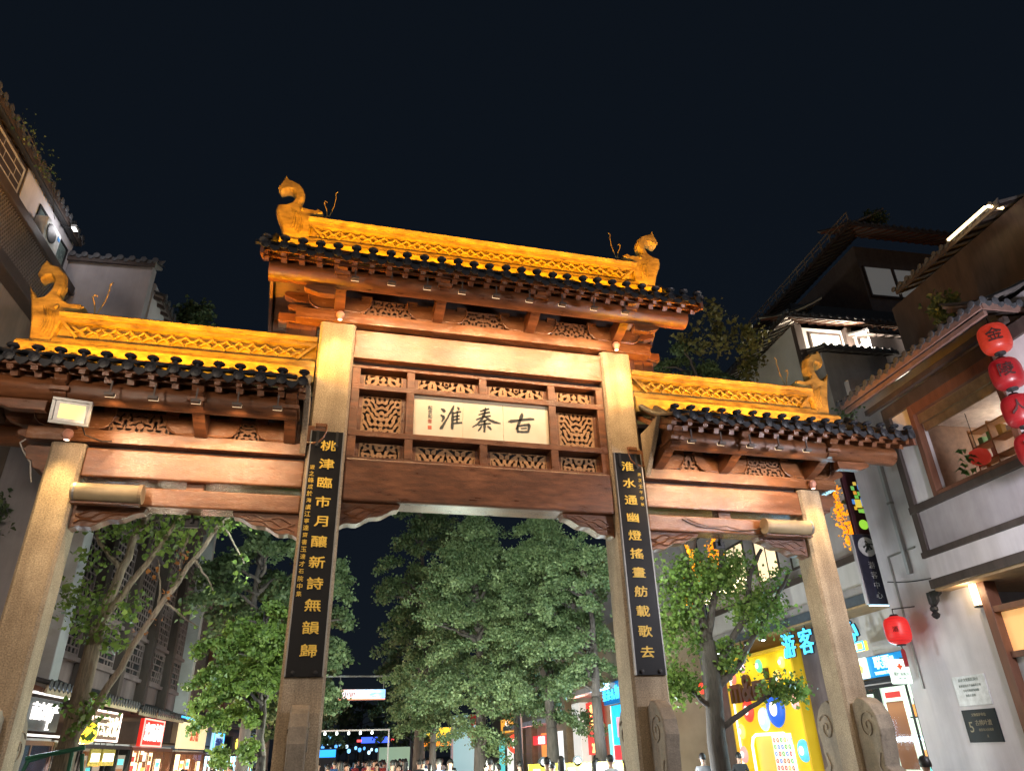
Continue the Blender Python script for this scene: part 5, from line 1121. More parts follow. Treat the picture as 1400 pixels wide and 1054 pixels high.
# teal hoarding and yellow stall at the far right
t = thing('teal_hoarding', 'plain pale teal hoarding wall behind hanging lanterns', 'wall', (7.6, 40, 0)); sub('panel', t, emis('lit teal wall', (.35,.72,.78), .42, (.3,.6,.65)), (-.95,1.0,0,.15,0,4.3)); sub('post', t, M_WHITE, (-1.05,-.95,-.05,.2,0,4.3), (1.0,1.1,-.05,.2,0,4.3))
for z_, n_ in ((3.9,'upper'),(3.15,'lower')): 
    o = lantern('small dark red lantern hanging before the teal hoarding, %s of two' % n_, (0,0,0), .3, .66, G2, None, True); o.location = (7.45, 37.5, z_)
t = thing('market_stall', 'food stall with orange and yellow lit fascia', 'stall', (6.2, 44, 0)); sub('roof_fascia', t, emis('orange fascia', (1,.3,.02), 1.3), (-1.1,1.1,0,.2,2.5,2.8)); sub('sign', t, emis('yellow fascia', (1,.68,.05), 1.2), (-.9,1.0,-.02,.18,3.0,3.7)); sub('post', t, M_STEEL, (-1.1,-1.0,0,.1,0,2.5), (1.0,1.1,0,.1,0,2.5), (-.05,.05,.05,.15,2.8,3.0)); sub('counter', t, M_WHITE, (-1.0,1.0,.0,.6,0,1.1))
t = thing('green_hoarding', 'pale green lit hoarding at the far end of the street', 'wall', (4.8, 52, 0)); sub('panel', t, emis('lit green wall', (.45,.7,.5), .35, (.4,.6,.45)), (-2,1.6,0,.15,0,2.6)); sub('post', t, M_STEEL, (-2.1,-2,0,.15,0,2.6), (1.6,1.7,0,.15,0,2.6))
# yellow boards with round tops by the crowd
for k, x in enumerate((3.35, 4.35, 5.35)):
    t = thing('queue_board', 'yellow barrier board with round dark white badge on top', 'barrier', (x, 8.0+.05*k, 0), 'yellow barrier boards by the crowd'); sub('panel', t, mat('yellow board', (.7,.5,.03), .5), (-.42,.42,-.03,.03,.2,1.62), bevel=.01); MB().lathe([(.13,0),(.13,-.03)], (0,.0,1.66), 18, 'y').build('badge', M_INK, t); MB().lathe([(.08,0),(.08,-.01)], (0,-.03,1.66), 14, 'y').build('badge_face', M_WHITE, t); sub('leg', t, M_BLACK, (-.4,-.34,-.3,.3,0,.06)); sub('leg', t, M_BLACK, (.34,.4,-.3,.3,0,.06)); sub('print', t, M_WHITE, (-.3,-.1,-.034,-.03,1.3,1.5), (.1,.3,-.034,-.03,1.25,1.45))
# ------------------------------------------------------------------ screen and lamps across the street
t = thing('led_screen', 'long bright colour screen hung high across the street', 'screen', (-.25, 30, 4.96))
sub('frame', t, M_BLACK, (-1.32,1.32,.0,.2,-.3,.3)); 
def screen_mat():
    m = bpy.data.materials.new('screen picture'); m.use_nodes = True; n = m.node_tree; p = n.nodes['Principled BSDF']
    tc = n.nodes.new('ShaderNodeTexCoord'); mp = n.nodes.new('ShaderNodeMapping'); mp.inputs['Scale'].default_value = (1.1, 1, 3.2); nz = n.nodes.new('ShaderNodeTexNoise'); nz.inputs['Scale'].default_value = 2.6; nz.inputs['Detail'].default_value = 5
    sx = n.nodes.new('ShaderNodeSeparateXYZ'); ad = n.nodes.new('ShaderNodeMath'); ad.operation = 'MULTIPLY_ADD'; ad.inputs[1].default_value = .16; rp = n.nodes.new('ShaderNodeValToRGB')
    for k, (ps_, c_) in enumerate(((.22,(.9,.25,.08)),(.36,(.9,.55,.6)),(.46,(.95,.85,.9)),(.56,(.6,.75,.95)),(.66,(.08,.5,.85)),(.8,(.05,.3,.75)))):
        e = rp.color_ramp.elements[k] if k < 2 else rp.color_ramp.elements.new(ps_); e.position = ps_; e.color = (*c_, 1)
    n.links.new(tc.outputs['Object'], mp.inputs[0]); n.links.new(mp.outputs[0], nz.inputs['Vector']); n.links.new(tc.outputs['Object'], sx.inputs[0]); n.links.new(sx.outputs['X'], ad.inputs[0]); n.links.new(nz.outputs['Fac'], ad.inputs[2]); n.links.new(ad.outputs[0], rp.inputs[0])
    n.links.new(rp.outputs[0], p.inputs['Emission Color']); p.inputs['Emission Strength'].default_value = 1.5; return m
sub('picture', t, screen_mat(), (-1.28,1.28,-.02,0,-.26,.26)); sub('picture_strip', t, emis('screen low', (1,.3,.15), 1.3), (-1.28,1.28,-.024,-.02,-.26,-.2))
for i in range(9): sub('screen_mark', t, M_INK, (-1.2+.1*i, -1.2+.1*i+.05, -.028, -.022, -.1+.05*(i % 3), .1+.04*(i % 2)))
sub('hanger', t, M_STEEL, (-1.2,-1.16,.08,.12,.3,.9), (1.16,1.2,.08,.12,.3,.9)); sub('truss', t, M_STEEL, (-9,9,.06,.14,.9,.98)); sub('post', t, M_STEEL, (-9.06,-8.94,.04,.16,-4.96,.98), (8.94,9.06,.04,.16,-4.96,.98))
t = thing('lamp_gantry', 'white crossbar with small hanging lamps over the street', 'light bar', (-1.0, 22, 2.97))
sub('bar', t, M_WHITE, (-1.5,1.5,-.03,.03,-.03,.03)); sub('post', t, M_WHITE, (-1.56,-1.5,-.03,.03,-2.97,.03), (1.5,1.56,-.03,.03,-2.97,.03))
for i in range(5): MB().lathe([(.02,0),(.05,-.05),(.055,-.1),(.03,-.14)], (-1.2+.5*i,0,-.03), 10).build('bulb', emis('pale bulb', (.9,1,.95), 4), t)
rr = random.Random(31)
FAR = [(-3.2,42,4.0),(-2.6,46,2.9),(-2.2,50,3.3),(-1.6,55,2.7),(-1.2,50,3.4),(-.8,60,2.6),(-.2,64,2.9),(.4,52,2.4),(.9,66,2.9),(1.5,56,2.5),(2.0,70,2.8),(2.6,60,2.3),(3.2,75,2.8),(3.6,64,2.5),(4.4,80,2.7),(-2.9,70,4.0),(-2.0,80,3.6),(-.4,84,3.5),(-1.4,74,3.2),(1.2,90,3.4)]
for i, (x, y, z) in enumerate(FAR):
    t = thing('street_lantern', 'slim post with small blue white lantern far down the street', 'street lamp', (x, y, 0), 'blue white lanterns far down the street'); c_ = [(.12,.42,1),(.25,.6,1),(.6,.85,1)][i % 3]
    MB().tube([(0,0,0),(0,0,z-.2)], [.06,.04], 6).build('post', M_BLACK, t); MB().lathe([(.06,-.16),(.13,-.08),(.14,.08),(.06,.16)], (0,0,z), 10).build('lantern', emis('far lantern %d' % (i % 3), c_, 1.8), t)
t = thing('lit_kiosk', 'small kiosk with blue lit sign in the distance', 'kiosk', (-1.4, 48, 0)); sub('body', t, M_DARKWOOD, (-.7,.7,0,1,0,2.0)); sub('sign', t, emis('kiosk blue', (.02,.35,1), 1.8), (-.65,.65,-.05,0,2.0,2.5)); sub('roof', t, M_BLACK, (-.8,.8,-.1,1.1,2.5,2.6))
t = thing('lit_gateway', 'distant gateway outlined in blue and red light', 'gateway', (3.3, 62, 0)); sub('beam', t, emis('gate blue', (.05,.12,1), 2), (-1.3,1.3,0,.2,3.1,3.6)); sub('outline', t, emis('gate red', (1,.1,.1), 2), (-1.7,-1.3,0,.2,3.2,3.4), (1.3,1.7,0,.2,3.2,3.4)); sub('post', t, M_BLACK, (-1.3,-1.1,0,.2,0,3.1), (1.1,1.3,0,.2,0,3.1))

# ------------------------------------------------------------------ unseen plaza lamps added as fill for archway and buildings (behind the viewer, off to the sides)
E_FILL = 3300.0
for x, y, h_, e_k, c_, lab in ((-8.2,-6.6,6.0,.26,(1,.80,.62),'added tall plaza lamp post with glass head beside the brown corner building'), (8.4,-6.4,5.0,.52,(.95,.92,1),'added tall plaza lamp post with glass head before the white corner house'), (-2.0,-20.0,6.5,.42,(1,.82,.62),'added tall plaza lamp post with glass head in the open square')):
    t = thing('plaza_fill_lamp', lab, 'street lamp', (x, y, 0))
    MB().tube([(0,0,0),(0,0,.4),(0,0,h_-.3)], [.12,.08,.05], 10).build('post', M_BLACK, t); MB().lathe([(.14,-.3),(.22,-.1),(.22,.15),(.05,.3)], (0,0,h_), 14).build('lamp_head', emis('plaza fill glow', (1,.93,.85), 4), t); MB().lathe([(.28,.28),(.2,.36),(.03,.46)], (0,0,h_), 14).build('cap', M_BLACK, t)
    lamp('lamp_light', 'POINT', t, (0, .0, h_+.9), E_FILL*e_k, c_, radius=.3)
# low lamps added behind the archway as fill for the trees
for x, y, h_, e_k, c_, lab in ((-5.6,6.0,2.9,.28,(.85,1,.75),'added low street lamp behind the left bay under the leafy tree'), (1.2,9.0,1.55,.5,(.9,1,.8),'added low bollard lamp under the big centre trees'), (5.4,7.0,1.55,.4,(.85,.95,1),'added low bollard lamp under the right tree'), (-2.2,9.0,1.55,.35,(.9,1,.8),'added low bollard lamp beside the left centre trees'), (2.5,17,1.55,.5,(.9,1,.85),'added low bollard lamp deep in the tree row')):
    if h_ > 2: continue
    t = thing('fill_bollard', lab, 'lamp', (x, y, 0)); MB().lathe([(.1,0),(.09,.05),(.07,.1),(.07,.9)], (0,0,0), 12).build('post', M_BLACK, t); MB().lathe([(.08,.9),(.09,1.1),(.03,1.16)], (0,0,0), 12).build('lens', emis('bollard fill glow', (.9,1,.85), 4), t)
    lamp('lamp_light', 'POINT', t, (0,0,1.4), E_FILL*e_k*.7, c_, radius=.15)

# ------------------------------------------------------------------ trees
def leaf_cloud(name, centers, spread, per, size, m, parent, seed, flat=.0, droop=0.0):
    r_ = np.random.RandomState(seed); C_ = np.repeat(np.array(centers, float), per, 0); n = len(C_)
    sp = np.asarray(spread); P_ = C_ + r_.normal(0, 1, (n, 3))*sp
    d = r_.normal(0, 1, (n, 3)); d[:, 2] -= droop; d /= np.linalg.norm(d, axis=1)[:, None]
    e = r_.normal(0, 1, (n, 3)); e -= d*(e*d).sum(1)[:, None]; e /= np.linalg.norm(e, axis=1)[:, None]
    s_ = size*r_.uniform(.45, 1.6, n)[:, None]
    V = np.empty((n, 4, 3)); V[:, 0] = P_; V[:, 1] = P_+d*s_*.75+e*s_*.5; V[:, 2] = P_+d*s_*1.0; V[:, 3] = P_+d*s_*.75-e*s_*.5
    V[:, 2] += np.cross(d, e)*s_*.15
    me = bpy.data.meshes.new(name); me.vertices.add(n*4); me.vertices.foreach_set('co', V.ravel())
    me.loops.add(n*4); me.loops.foreach_set('vertex_index', np.arange(n*4)); me.polygons.add(n)
    me.polygons.foreach_set('loop_start', np.arange(n)*4); me.polygons.foreach_set('loop_total', np.full(n, 4))
    at = me.attributes.new('tone', 'FLOAT', 'POINT')
    base = np.repeat(r_.uniform(0, 1, len(centers)), per)*.45 + r_.uniform(0, .55, n); at.data.foreach_set('value', np.repeat(base, 4).astype(np.float32))
    me.materials.append(m); me.update(); me.validate()
    return tag(link(name, me, parent), kind='stuff')
def ellipsoid_centers(n, c, rad, seed, shell=.35, taper=0.0, lean=(0,0)):
    r_ = np.random.RandomState(seed); out = []
    lobes = [(r_.normal(0,1,3), r_.uniform(.12,.3)) for _ in range(7)]
    while len(out) < n:
        v = r_.normal(0,1,3); v /= np.linalg.norm(v); rr_ = r_.uniform(shell, 1)**.6
        k = 1.0
        for l, a in lobes:
            l_ = l/np.linalg.norm(l); k += a*max(0, v@l_)**3 - a*.25
        p = v*rr_*k*np.array(rad); tz = (p[2]/rad[2]+1)/2
        p[:2] *= 1 - taper*max(0, min(1, tz)); p[:2] += np.array(lean)*tz
        out.append(p+np.array(c))
    return np.array(out)
def limb(mb, pts, r0, r1, n=8, jit=.0, rr_=None):
    P_ = [Vector(p) for p in pts]; Q = []
    for i in range(len(P_)-1):
        for k in range(4): Q.append(P_[i].lerp(P_[i+1], k/4))
    Q.append(P_[-1])
    if rr_: Q = [Q[0]]+[q+Vector((rr_.uniform(-jit,jit), rr_.uniform(-jit,jit), rr_.uniform(-jit,jit)*.5)) for q in Q[1:-1]]+[Q[-1]]
    mb.tube(Q, [r0+(r1-r0)*i/(len(Q)-1) for i in range(len(Q))], n)
def clumps(nc, c, rad, seed, shell, taper, k=10):
    """foliage sprays: short drooping rows of leaf tufts pointing away from the trunk axis"""
    big = ellipsoid_centers(max(4, nc//k), c, rad, seed, shell, taper); r_ = np.random.RandomState(seed+99); m_ = min(rad); out = []
    for p in big:
        d = p[:2]-np.array(c[:2]); d = d/(np.linalg.norm(d)+1e-6); a_ = r_.normal(0, .5); d = np.array([d[0]*math.cos(a_)-d[1]*math.sin(a_), d[0]*math.sin(a_)+d[1]*math.cos(a_)])
        L_ = m_*r_.uniform(.4, .85)
        for j in range(k):
            t = (j+.5)/k; q = p.copy(); q[:2] += d*L_*(t-.4) + r_.normal(0, .05*m_, 2); q[2] += -.45*L_*t*t + .12*L_ + r_.normal(0, .03*m_); out.append(q)
    return np.array(out)
def tree(name, label, base, h_trunk, r0, crown_c, crown_r, nc, per, size, m, seed, spread=.32, bark=M_BARKDK, taper=.0, group=None, top=None, shell=.35, droop=.6, nb=24, flatten=.7):
    rr_ = random.Random(seed); t = thing(name, label, 'tree', (base[0], base[1], 0), group)
    cc = clumps(nc, (crown_c[0]-base[0], crown_c[1]-base[1], crown_c[2]), crown_r, seed, shell, taper)
    mb = MB(); top_ = Vector((crown_c[0]-base[0], crown_c[1]-base[1], crown_c[2]+crown_r[2]*.55))
    j = Vector((rr_.uniform(-.1,.1), rr_.uniform(-.1,.1), h_trunk))
    limb(mb, [(0,0,0), (0,0,.25), j*.5, j], r0*1.25, r0*.75, 10); limb(mb, [j, j.lerp(top_, .5)+Vector((rr_.uniform(-.2,.2), rr_.uniform(-.2,.2), 0)), top_], r0*.75, .03, 8, .06, rr_)
    for k in range(nb):
        c_ = Vector(cc[(k*17) % len(cc)]); s_ = max(h_trunk*.75, min(c_.z-.5, top_.z-.4)); b = Vector((0,0,0)).lerp(j, min(1, s_/h_trunk)) if s_ < h_trunk else j.lerp(top_, (s_-h_trunk)/max(.1, top_.z-h_trunk))
        limb(mb, [b, b.lerp(c_, .5)+Vector((0,0,.2)), c_], r0*.3, .018, 6, .08, rr_)
    mb.build('trunk', bark, t, smooth=True)
    leaf_cloud('crown', cc, (spread*.42, spread*.42, spread*flatten*.42), int(per*1.7), size*.68, m, t, seed+5, droop=droop)
    return t
TG = 'street trees behind the archway'
# left ginkgo with bare forked limbs
t = thing('ginkgo_tree', 'sparse ginkgo with forked bare limbs and green support poles behind the left bay', 'tree', (-7.15, 3.0, 0)); rr_ = random.Random(2); mb = MB()
limb(mb, [(0,0,0),(.02,0,1.9),(.08,0,4.3)], .22, .14, 12); limb(mb, [(.08,0,4.3),(.2,.1,5.2),(.35,.2,6.2),(.75,.3,7.4),(.9,.4,9)], .105, .04, 9, .03, rr_); limb(mb, [(.12,0,4.4),(.5,-.1,5.1),(.95,-.2,5.9),(1.25,-.2,6.6),(1.3,-.2,7.6)], .075, .03, 8, .02, rr_)
limb(mb, [(.02,0,2.2),(.35,0,2.9),(.9,0,4.2),(1.5,0,5.5),(1.95,.1,6.4),(2.4,.2,7.1),(2.7,.3,8)], .075, .028, 9, .03, rr_); limb(mb, [(.25,.1,5.4),(-.3,.2,6.0),(-.6,.3,6.9)], .06, .02, 7, .03, rr_)
for a, b in (((1.3,0,5.0),(1.35,-.1,5.8)),((1.1,0,4.6),(.95,-.2,5.6)),((1.6,0,5.7),(2.1,-.2,5.0)),((2.0,.1,6.5),(2.6,0,5.6)),((1.2,0,4.8),(1.9,-.1,4.3)),((1.35,-.1,5.8),(1.4,-.1,6.9)),((.4,.2,6.3),(.9,.5,6.7))): limb(mb, [a, ((a[0]+b[0])/2+.05, 0, (a[2]+b[2])/2-.05), b], .03, .008, 5, .02, rr_)
mb.build('trunk', M_BARK, t, smooth=True)
cen = [(.0,-.1,4.4),(.15,-.2,4.2),(-.35,.0,4.7),(-.2,0,4.6),(.35,-.2,4.0),(.1,-.1,4.9),(-.55,.1,5.0),(.4,0,4.6),(.6,.1,4.7),(-.3,.2,5.7),(-.4,.2,6.2),(.0,.2,6.3),(.3,.2,6.2),(.2,.2,6.7),(-.1,.2,6.8),(.6,.1,6.2),(.9,-.1,6.0),(1.2,-.2,6.3),(1.0,-.1,6.6),(1.4,-.2,6.6),(1.3,.0,5.9),(1.6,.1,6.7),(1.9,.2,6.5),(2.1,.2,6.8),(1.7,.3,6.9),(2.4,.2,6.9),(2.6,.3,6.7),(1.5,.2,6.3),(.8,.4,6.9),(2.8,.2,6.9),(.3,0,2.75),(.25,-.1,2.95),(.2,-.1,2.6)]
cc = []
for c_ in cen:
    for k in range(6): cc.append((c_[0]+rr_.gauss(0,.17), c_[1]+rr_.gauss(0,.25), c_[2]+rr_.gauss(0,.13)))
for c_ in ((2.0,-.1,5.0),(1.9,-.1,4.35),(2.45,0,5.7),(2.6,0,5.3),(1.3,-.1,5.3),(1.6,0,4.6),(2.75,0,4.6),(2.3,0,4.7)): cc.append(c_)
leaf_cloud('crown', cc, (.11,.11,.09), 13, .085, M_LEAF_L, t, 21, droop=.3)
leaf_cloud('dry_leaves', [(1.35,-.1,5.5),(1.33,-.1,5.75),(1.25,-.1,4.9),(.95,-.15,5.3),(.85,0,4.2),(1.0,0,4.5)], (.06,.06,.1), 9, .08, mat('dry leaf', (.35,.13,.03), .7), t, 22)
MB().tube([(0.02,-.3,2.15),(-.45,-.35,2.0),(-.9,-.5,0)], .035, 7).build('support_pole', mat('green paint', (.02,.14,.09), .5), t); MB().tube([(.2,-.3,2.15),(.3,-.45,0)], .035, 7).build('support_pole', mat('green paint', (.02,.14,.09), .5), t); MB().tube([(.35,-.2,2.1),(.75,-.4,0)], .035, 7).build('support_pole', mat('green paint', (.02,.14,.09), .5), t); MB().tube([(-.5,-.33,2.05),(.4,-.33,2.2)], .04, 7).build('support_ring', mat('green paint', (.02,.14,.09), .5), t)
tree('broadleaf_tree', 'bright green lit tree with low drooping crown over the left shops', (-3.9,8.0), 2.0, .15, (-4.35,8.0,4.5), (1.15,1.5,2.1), 420, 42, .115, M_LEAF_L, 31, .2, group=TG, droop=1.0)
tree('broadleaf_tree', 'tall dark tree rising behind the bright green one', (-4.6,11.0), 3.2, .2, (-4.9,11.0,7.6), (2.0,2.0,3.4), 260, 34, .15, M_LEAF_D, 32, .3, group=TG)
tree('broadleaf_tree', 'dark green tree beside the couplet board of the long inscription', (-3.4,12.5), 2.8, .2, (-3.0,12.5,6.3), (1.45,2.0,3.7), 380, 40, .14, M_LEAF_D, 33, .26, group=TG, taper=.35)
tree('broadleaf_tree', 'big dense green tree filling the centre bay', (2.9,14.0), 2.4, .26, (2.7,14.0,6.6), (2.9,2.4,5.2), 1150, 46, .10, M_LEAF_G, 34, .27, group=TG, taper=.68)
tree('broadleaf_tree', 'dense green tree with leaning trunk inside the centre bay', (4.9,12.0), 2.6, .24, (4.8,12.0,6.5), (2.4,2.0,5.0), 950, 46, .098, M_LEAF_G, 35, .25, group=TG, taper=.6)
tree('broadleaf_tree', 'green tree with straight dark trunk next to the right centre pillar', (5.85,10.0), 3.4, .2, (5.7,10.0,6.3), (1.5,1.5,3.2), 420, 40, .105, M_LEAF_G, 36, .24, group=TG)
tree('broadleaf_tree', 'tall dark tree top showing behind the dense centre trees', (1.7,21.0), 4.0, .25, (1.6,21.0,9.5), (2.2,2.2,6.0), 460, 36, .14, M_LEAF_D, 37, .34, group=TG, taper=.5)
tree('broadleaf_tree', 'pale bluish green tree beside the colour screen', (2.0,19.0), 2.4, .17, (1.55,19.0,4.5), (1.5,1.6,2.7), 420, 38, .115, M_LEAF_G, 38, .25, group=TG)
tree('broadleaf_tree', 'green tree over the far shop canopies', (5.9,20.0), 3.0, .2, (5.6,20.0,6.5), (2.6,2.2,3.6), 330, 36, .16, M_LEAF_G, 39, .32, group=TG)
for k, (x, y, cz, rx, rz) in enumerate(((-4.6,24,5.2,2.0,3.2),(-3.2,34,5.5,2.3,3.4),(-2.6,46,5.2,2.4,3.2),(3.2,32,5.2,2.0,3.2),(4.4,44,5.4,2.4,3.6),(6.0,58,5.6,3.0,3.8),(-1.5,62,5.5,3.0,3.5),(2.5,72,5.8,3.6,3.8))):
    tree('broadleaf_tree', 'distant dark street tree lining the avenue beyond the screen', (x,y), 2.4, .16, (x,y,cz), (rx,rx,rz), 160, 22, .24, M_LEAF_D, 60+k, .38, group='distant trees along the avenue')
# right tree with dark forked trunk
t = thing('ginkgo_tree', 'leafy ginkgo with dark forked trunk behind the right bay', 'tree', (7.05, 5.0, 0)); rr_ = random.Random(7); mb = MB()
limb(mb, [(0,0,0),(-.05,0,2.0),(.1,0,3.4),(.1,0,4.4)], .25, .2, 12); limb(mb, [(.1,0,4.3),(.0,0,5.2),(-.05,.1,6.3),(-.35,.2,7.6)], .18, .06, 9, .03, rr_); limb(mb, [(.1,0,4.4),(.45,.1,5.3),(.95,.1,6.4),(1.1,.2,7.4)], .13, .05, 8, .03, rr_); limb(mb, [(.12,0,3.5),(.65,0,4.2),(1.3,-.1,5.0),(1.7,-.1,6.2),(2.2,-.1,6.9)], .13, .05, 8, .03, rr_); limb(mb, [(.1,0,3.2),(.75,-.1,3.7),(1.4,-.2,4.5),(2.3,-.2,5.5),(2.9,-.2,6.3)], .11, .04, 8, .03, rr_)
limb(mb, [(.1,0,2.6),(-.5,-.1,3.1),(-1.0,-.2,3.4)], .09, .03, 7, .03, rr_); limb(mb, [(.1,0,2.3),(.8,-.4,2.75),(1.6,-.6,3.15),(2.2,-.7,3.35)], .08, .02, 7, .03, rr_); limb(mb, [(.05,0,4.8),(-.6,0,5.4),(-1.0,.1,6.4)], .09, .03, 7, .03, rr_)
mb.build('trunk', M_BARKDK, t, smooth=True)
cen = np.concatenate([ellipsoid_centers(105, (.9,.1,6.1), (2.0,1.1,1.0), 3, .1), ellipsoid_centers(85, (-.6,.1,5.2), (.9,.9,1.7), 4, .1), ellipsoid_centers(60, (1.7,-.1,5.2), (1.1,.8,.9), 5, .1), ellipsoid_centers(24, (1.75,-.6,3.1), (.85,.3,.3), 6, .1), ellipsoid_centers(40, (-.9,-.1,3.4), (.6,.5,.6), 8, .1), ellipsoid_centers(26, (.5,0,3.9), (.7,.5,.6), 9, .1)])
leaf_cloud('crown', cen, (.15,.15,.12), 30, .088, M_LEAF_L, t, 41, droop=.4)
# tall tree above the right side roof
t = tree('broadleaf_tree', 'tall tree above the right side roof with yellow lit tips', (9.4,9.2), 8, .25, (11.0,9.2,13.4), (1.9,1.6,3.3), 520, 34, .13, M_LEAF_D, 44, .26, group=TG, taper=.1)
for k, (x, z) in enumerate(((.6,16.4),(1.4,16.3),(2.2,17.3),(2.25,16.6),(2.2,18.1),(3.5,16.6),(3.6,17.0),(3.5,15.9),(3.1,15.2))):
    leaf_cloud('crown_tip', [(x+.35+rr_.gauss(0,.25), rr_.gauss(0,.3)-.3, z+rr_.gauss(0,.25)) for _ in range(9)], (.13,.13,.16), 18, .14, M_LEAF_LIT, t, 80+k)
# amber lit garlands
for nm, pts, lab in (('a', [(12.55,5.3,9.1),(12.5,5.3,8.6),(12.6,5.3,8.1),(12.65,5.2,7.7),(12.55,5.2,7.45),(12.8,5.2,7.7)], 'glowing amber flower garland beside the blade signs'), ('b', [(9.9,8.6,8.2),(9.88,8.6,7.9),(9.95,8.6,7.5),(9.9,8.6,7.2),(9.9,8.6,6.9),(8.9,8.6,7.7),(8.95,8.6,7.4),(9.15,8.6,7.1),(9.3,8.6,7.2),(8.95,8.6,6.9),(8.8,8.6,6.1)], 'glowing amber flower garland seen through the leafy ginkgo')):
    t = thing('flower_garland', lab, 'garland', pts[0]); q = [(a-pts[0][0], b-pts[0][1], c-pts[0][2]) for a, b, c in pts]
    leaf_cloud('blossoms', [(a+rr_.gauss(0,.06), b+rr_.gauss(0,.06), c+rr_.gauss(0,.1)) for a, b, c in q for _ in range(4)], (.07,.07,.08), 18, .09, emis('amber blossom', (1,.42,.01), .75), t, 90); MB().tube(q, .012, 5).build('cord', M_CABLE, t)
# shrubs on roofs, vines
def shrub(label, loc, rad, seed, m=M_LEAF_D, n=34, per=24, size=.1, street=True):
    t = thing('roof_shrub', label, 'shrub', loc, street=street); cs = ellipsoid_centers(n, (0,0,rad[2]*.9), rad, seed, .1)
    leaf_cloud('foliage', cs, (.1,.1,.12), per, size, m, t, seed); mb = MB(); rq = random.Random(seed)
    for k in range(7): c_ = cs[(k*3) % len(cs)]; limb(mb, [(0,0,-.1), (c_[0]*.4, c_[1]*.4, c_[2]*.5), c_], .02, .006, 5)
    mb.build('stems', M_BARKDK, t)
shrub('loose shrub growing on the tiles of the white corner house', (12.0,-.2,11.25), (.45,.4,.5), 3)
shrub('small weed tuft at the wavy eave end', (10.3,2.15,9.5), (.25,.2,.35), 4, n=12, per=14, size=.08)
shrub('grassy tuft on the upper pavilion roof edge', (21.0,10.2,24.2), (.9,.4,.4), 6, n=26)
shrub('green roof garden tree behind the left golden ridge', (-8.7,9.2,14.4), (.75,.6,1.1), 7, M_LEAF_D, 60, 26, .13)
shrub('creeping vine on the brown wall beside the outer pillar', (-10.45,4.0,6.2), (.18,1.2,.8), 8, M_LEAF_D, 26, 14, .1)
shrub('green plants beside the amber garland and blade signs', (12.0,5.0,7.6), (.35,.4,.9), 9, M_LEAF_G, 40, 20, .11)
shrub('weeds along the dark eave of the brown building', (-10.0,.5,14.1), (.1,1.8,.1), 12, M_LEAF_D, 16, 8, .06)

# ------------------------------------------------------------------ crowd
def person_mesh(seed):
    rr_ = random.Random(seed); s = rr_.choice((-1,1)); st = rr_.uniform(.05,.2)
    V = [(0,0,.95),(0,0,1.12),(0,.0,1.32),(0,0,1.44),(0,-.005,1.50),(0,-.022,1.585),(0,-.012,1.68),
         (.10,0,.90),(.11,s*st*.5,.50),(.11,s*st,.10),(.11,s*st-.14,.05), (-.10,0,.90),(-.11,-s*st*.5,.50),(-.11,-s*st,.10),(-.11,-s*st-.14,.05),
         (.17,0,1.40),(.23,.03,1.14),(.22,-.06,.92),(.215,-.08,.84), (-.17,0,1.40),(-.23,.03,1.14),(-.22,-.06,.92),(-.215,-.08,.84)]
    rad = [(.15,.11),(.13,.095),(.155,.105),(.07,.07),(.052,.056),(.072,.088),(.088,.108), (.085,.085),(.06,.062),(.04,.045),(.04,.03),(.085,.085),(.06,.062),(.04,.045),(.04,.03), (.058,.058),(.043,.043),(.032,.032),(.035,.02),(.058,.058),(.043,.043),(.032,.032),(.035,.02)]
    Eg = [(0,1),(1,2),(2,3),(3,4),(4,5),(5,6),(0,7),(7,8),(8,9),(9,10),(0,11),(11,12),(12,13),(13,14),(2,15),(15,16),(16,17),(17,18),(2,19),(19,20),(20,21),(21,22)]
    for sx, b in ((1,18),(-1,22)):                    # five fingers a hand
        bx, by, bz = V[b]
        for k, (dx, dy, l) in enumerate(((0,-.028,.07),(0,-.009,.08),(0,.009,.075),(0,.028,.06),(-sx*.02,-.045,.045))):
            i = len(V); V.append((bx+dx*.6, by+dy, bz-l*.45)); V.append((bx+dx-sx*.008, by+dy*1.1-.01, bz-l)); rad += [(.009,.009),(.007,.007)]; Eg += [(b,i),(i,i+1)]
    me = bpy.data.meshes.new('p'); me.from_pydata(V, Eg, []); o = bpy.data.objects.new('p', me); TMP.collection.objects.link(o)
    md = o.modifiers.new('skin', 'SKIN'); md.use_smooth_shade = True
    for i, v in enumerate(me.skin_vertices[0].data): v.radius = rad[i]; v.use_root = (i == 0)
    sb = o.modifiers.new('sub', 'SUBSURF'); sb.levels = 1; sb.render_levels = 1
    TMP.view_layers[0].update(); dg = TMP.view_layers[0].depsgraph; out = bpy.data.meshes.new_from_object(o.evaluated_get(dg)); bpy.data.objects.remove(o)
    return out
M_SKIN = mat('skin', (.5,.3,.22), .55, 0, .1, 8); M_HAIR = mat('black hair', (.012,.01,.01), .5)
M_TROU = [mat('navy trousers', (.02,.025,.05), .8), mat('grey trousers', (.1,.1,.11), .8), mat('khaki trousers', (.2,.16,.1), .8)]
M_SHIRT = {'white': (.6,.6,.6), 'black': (.02,.02,.022), 'blue': (.05,.12,.3), 'red': (.35,.04,.04), 'grey': (.2,.2,.21), 'yellow': (.6,.4,.05), 'green': (.06,.18,.1)}
BODY = []
for k in range(3):
    me = person_mesh(k+1); BODY.append(me)
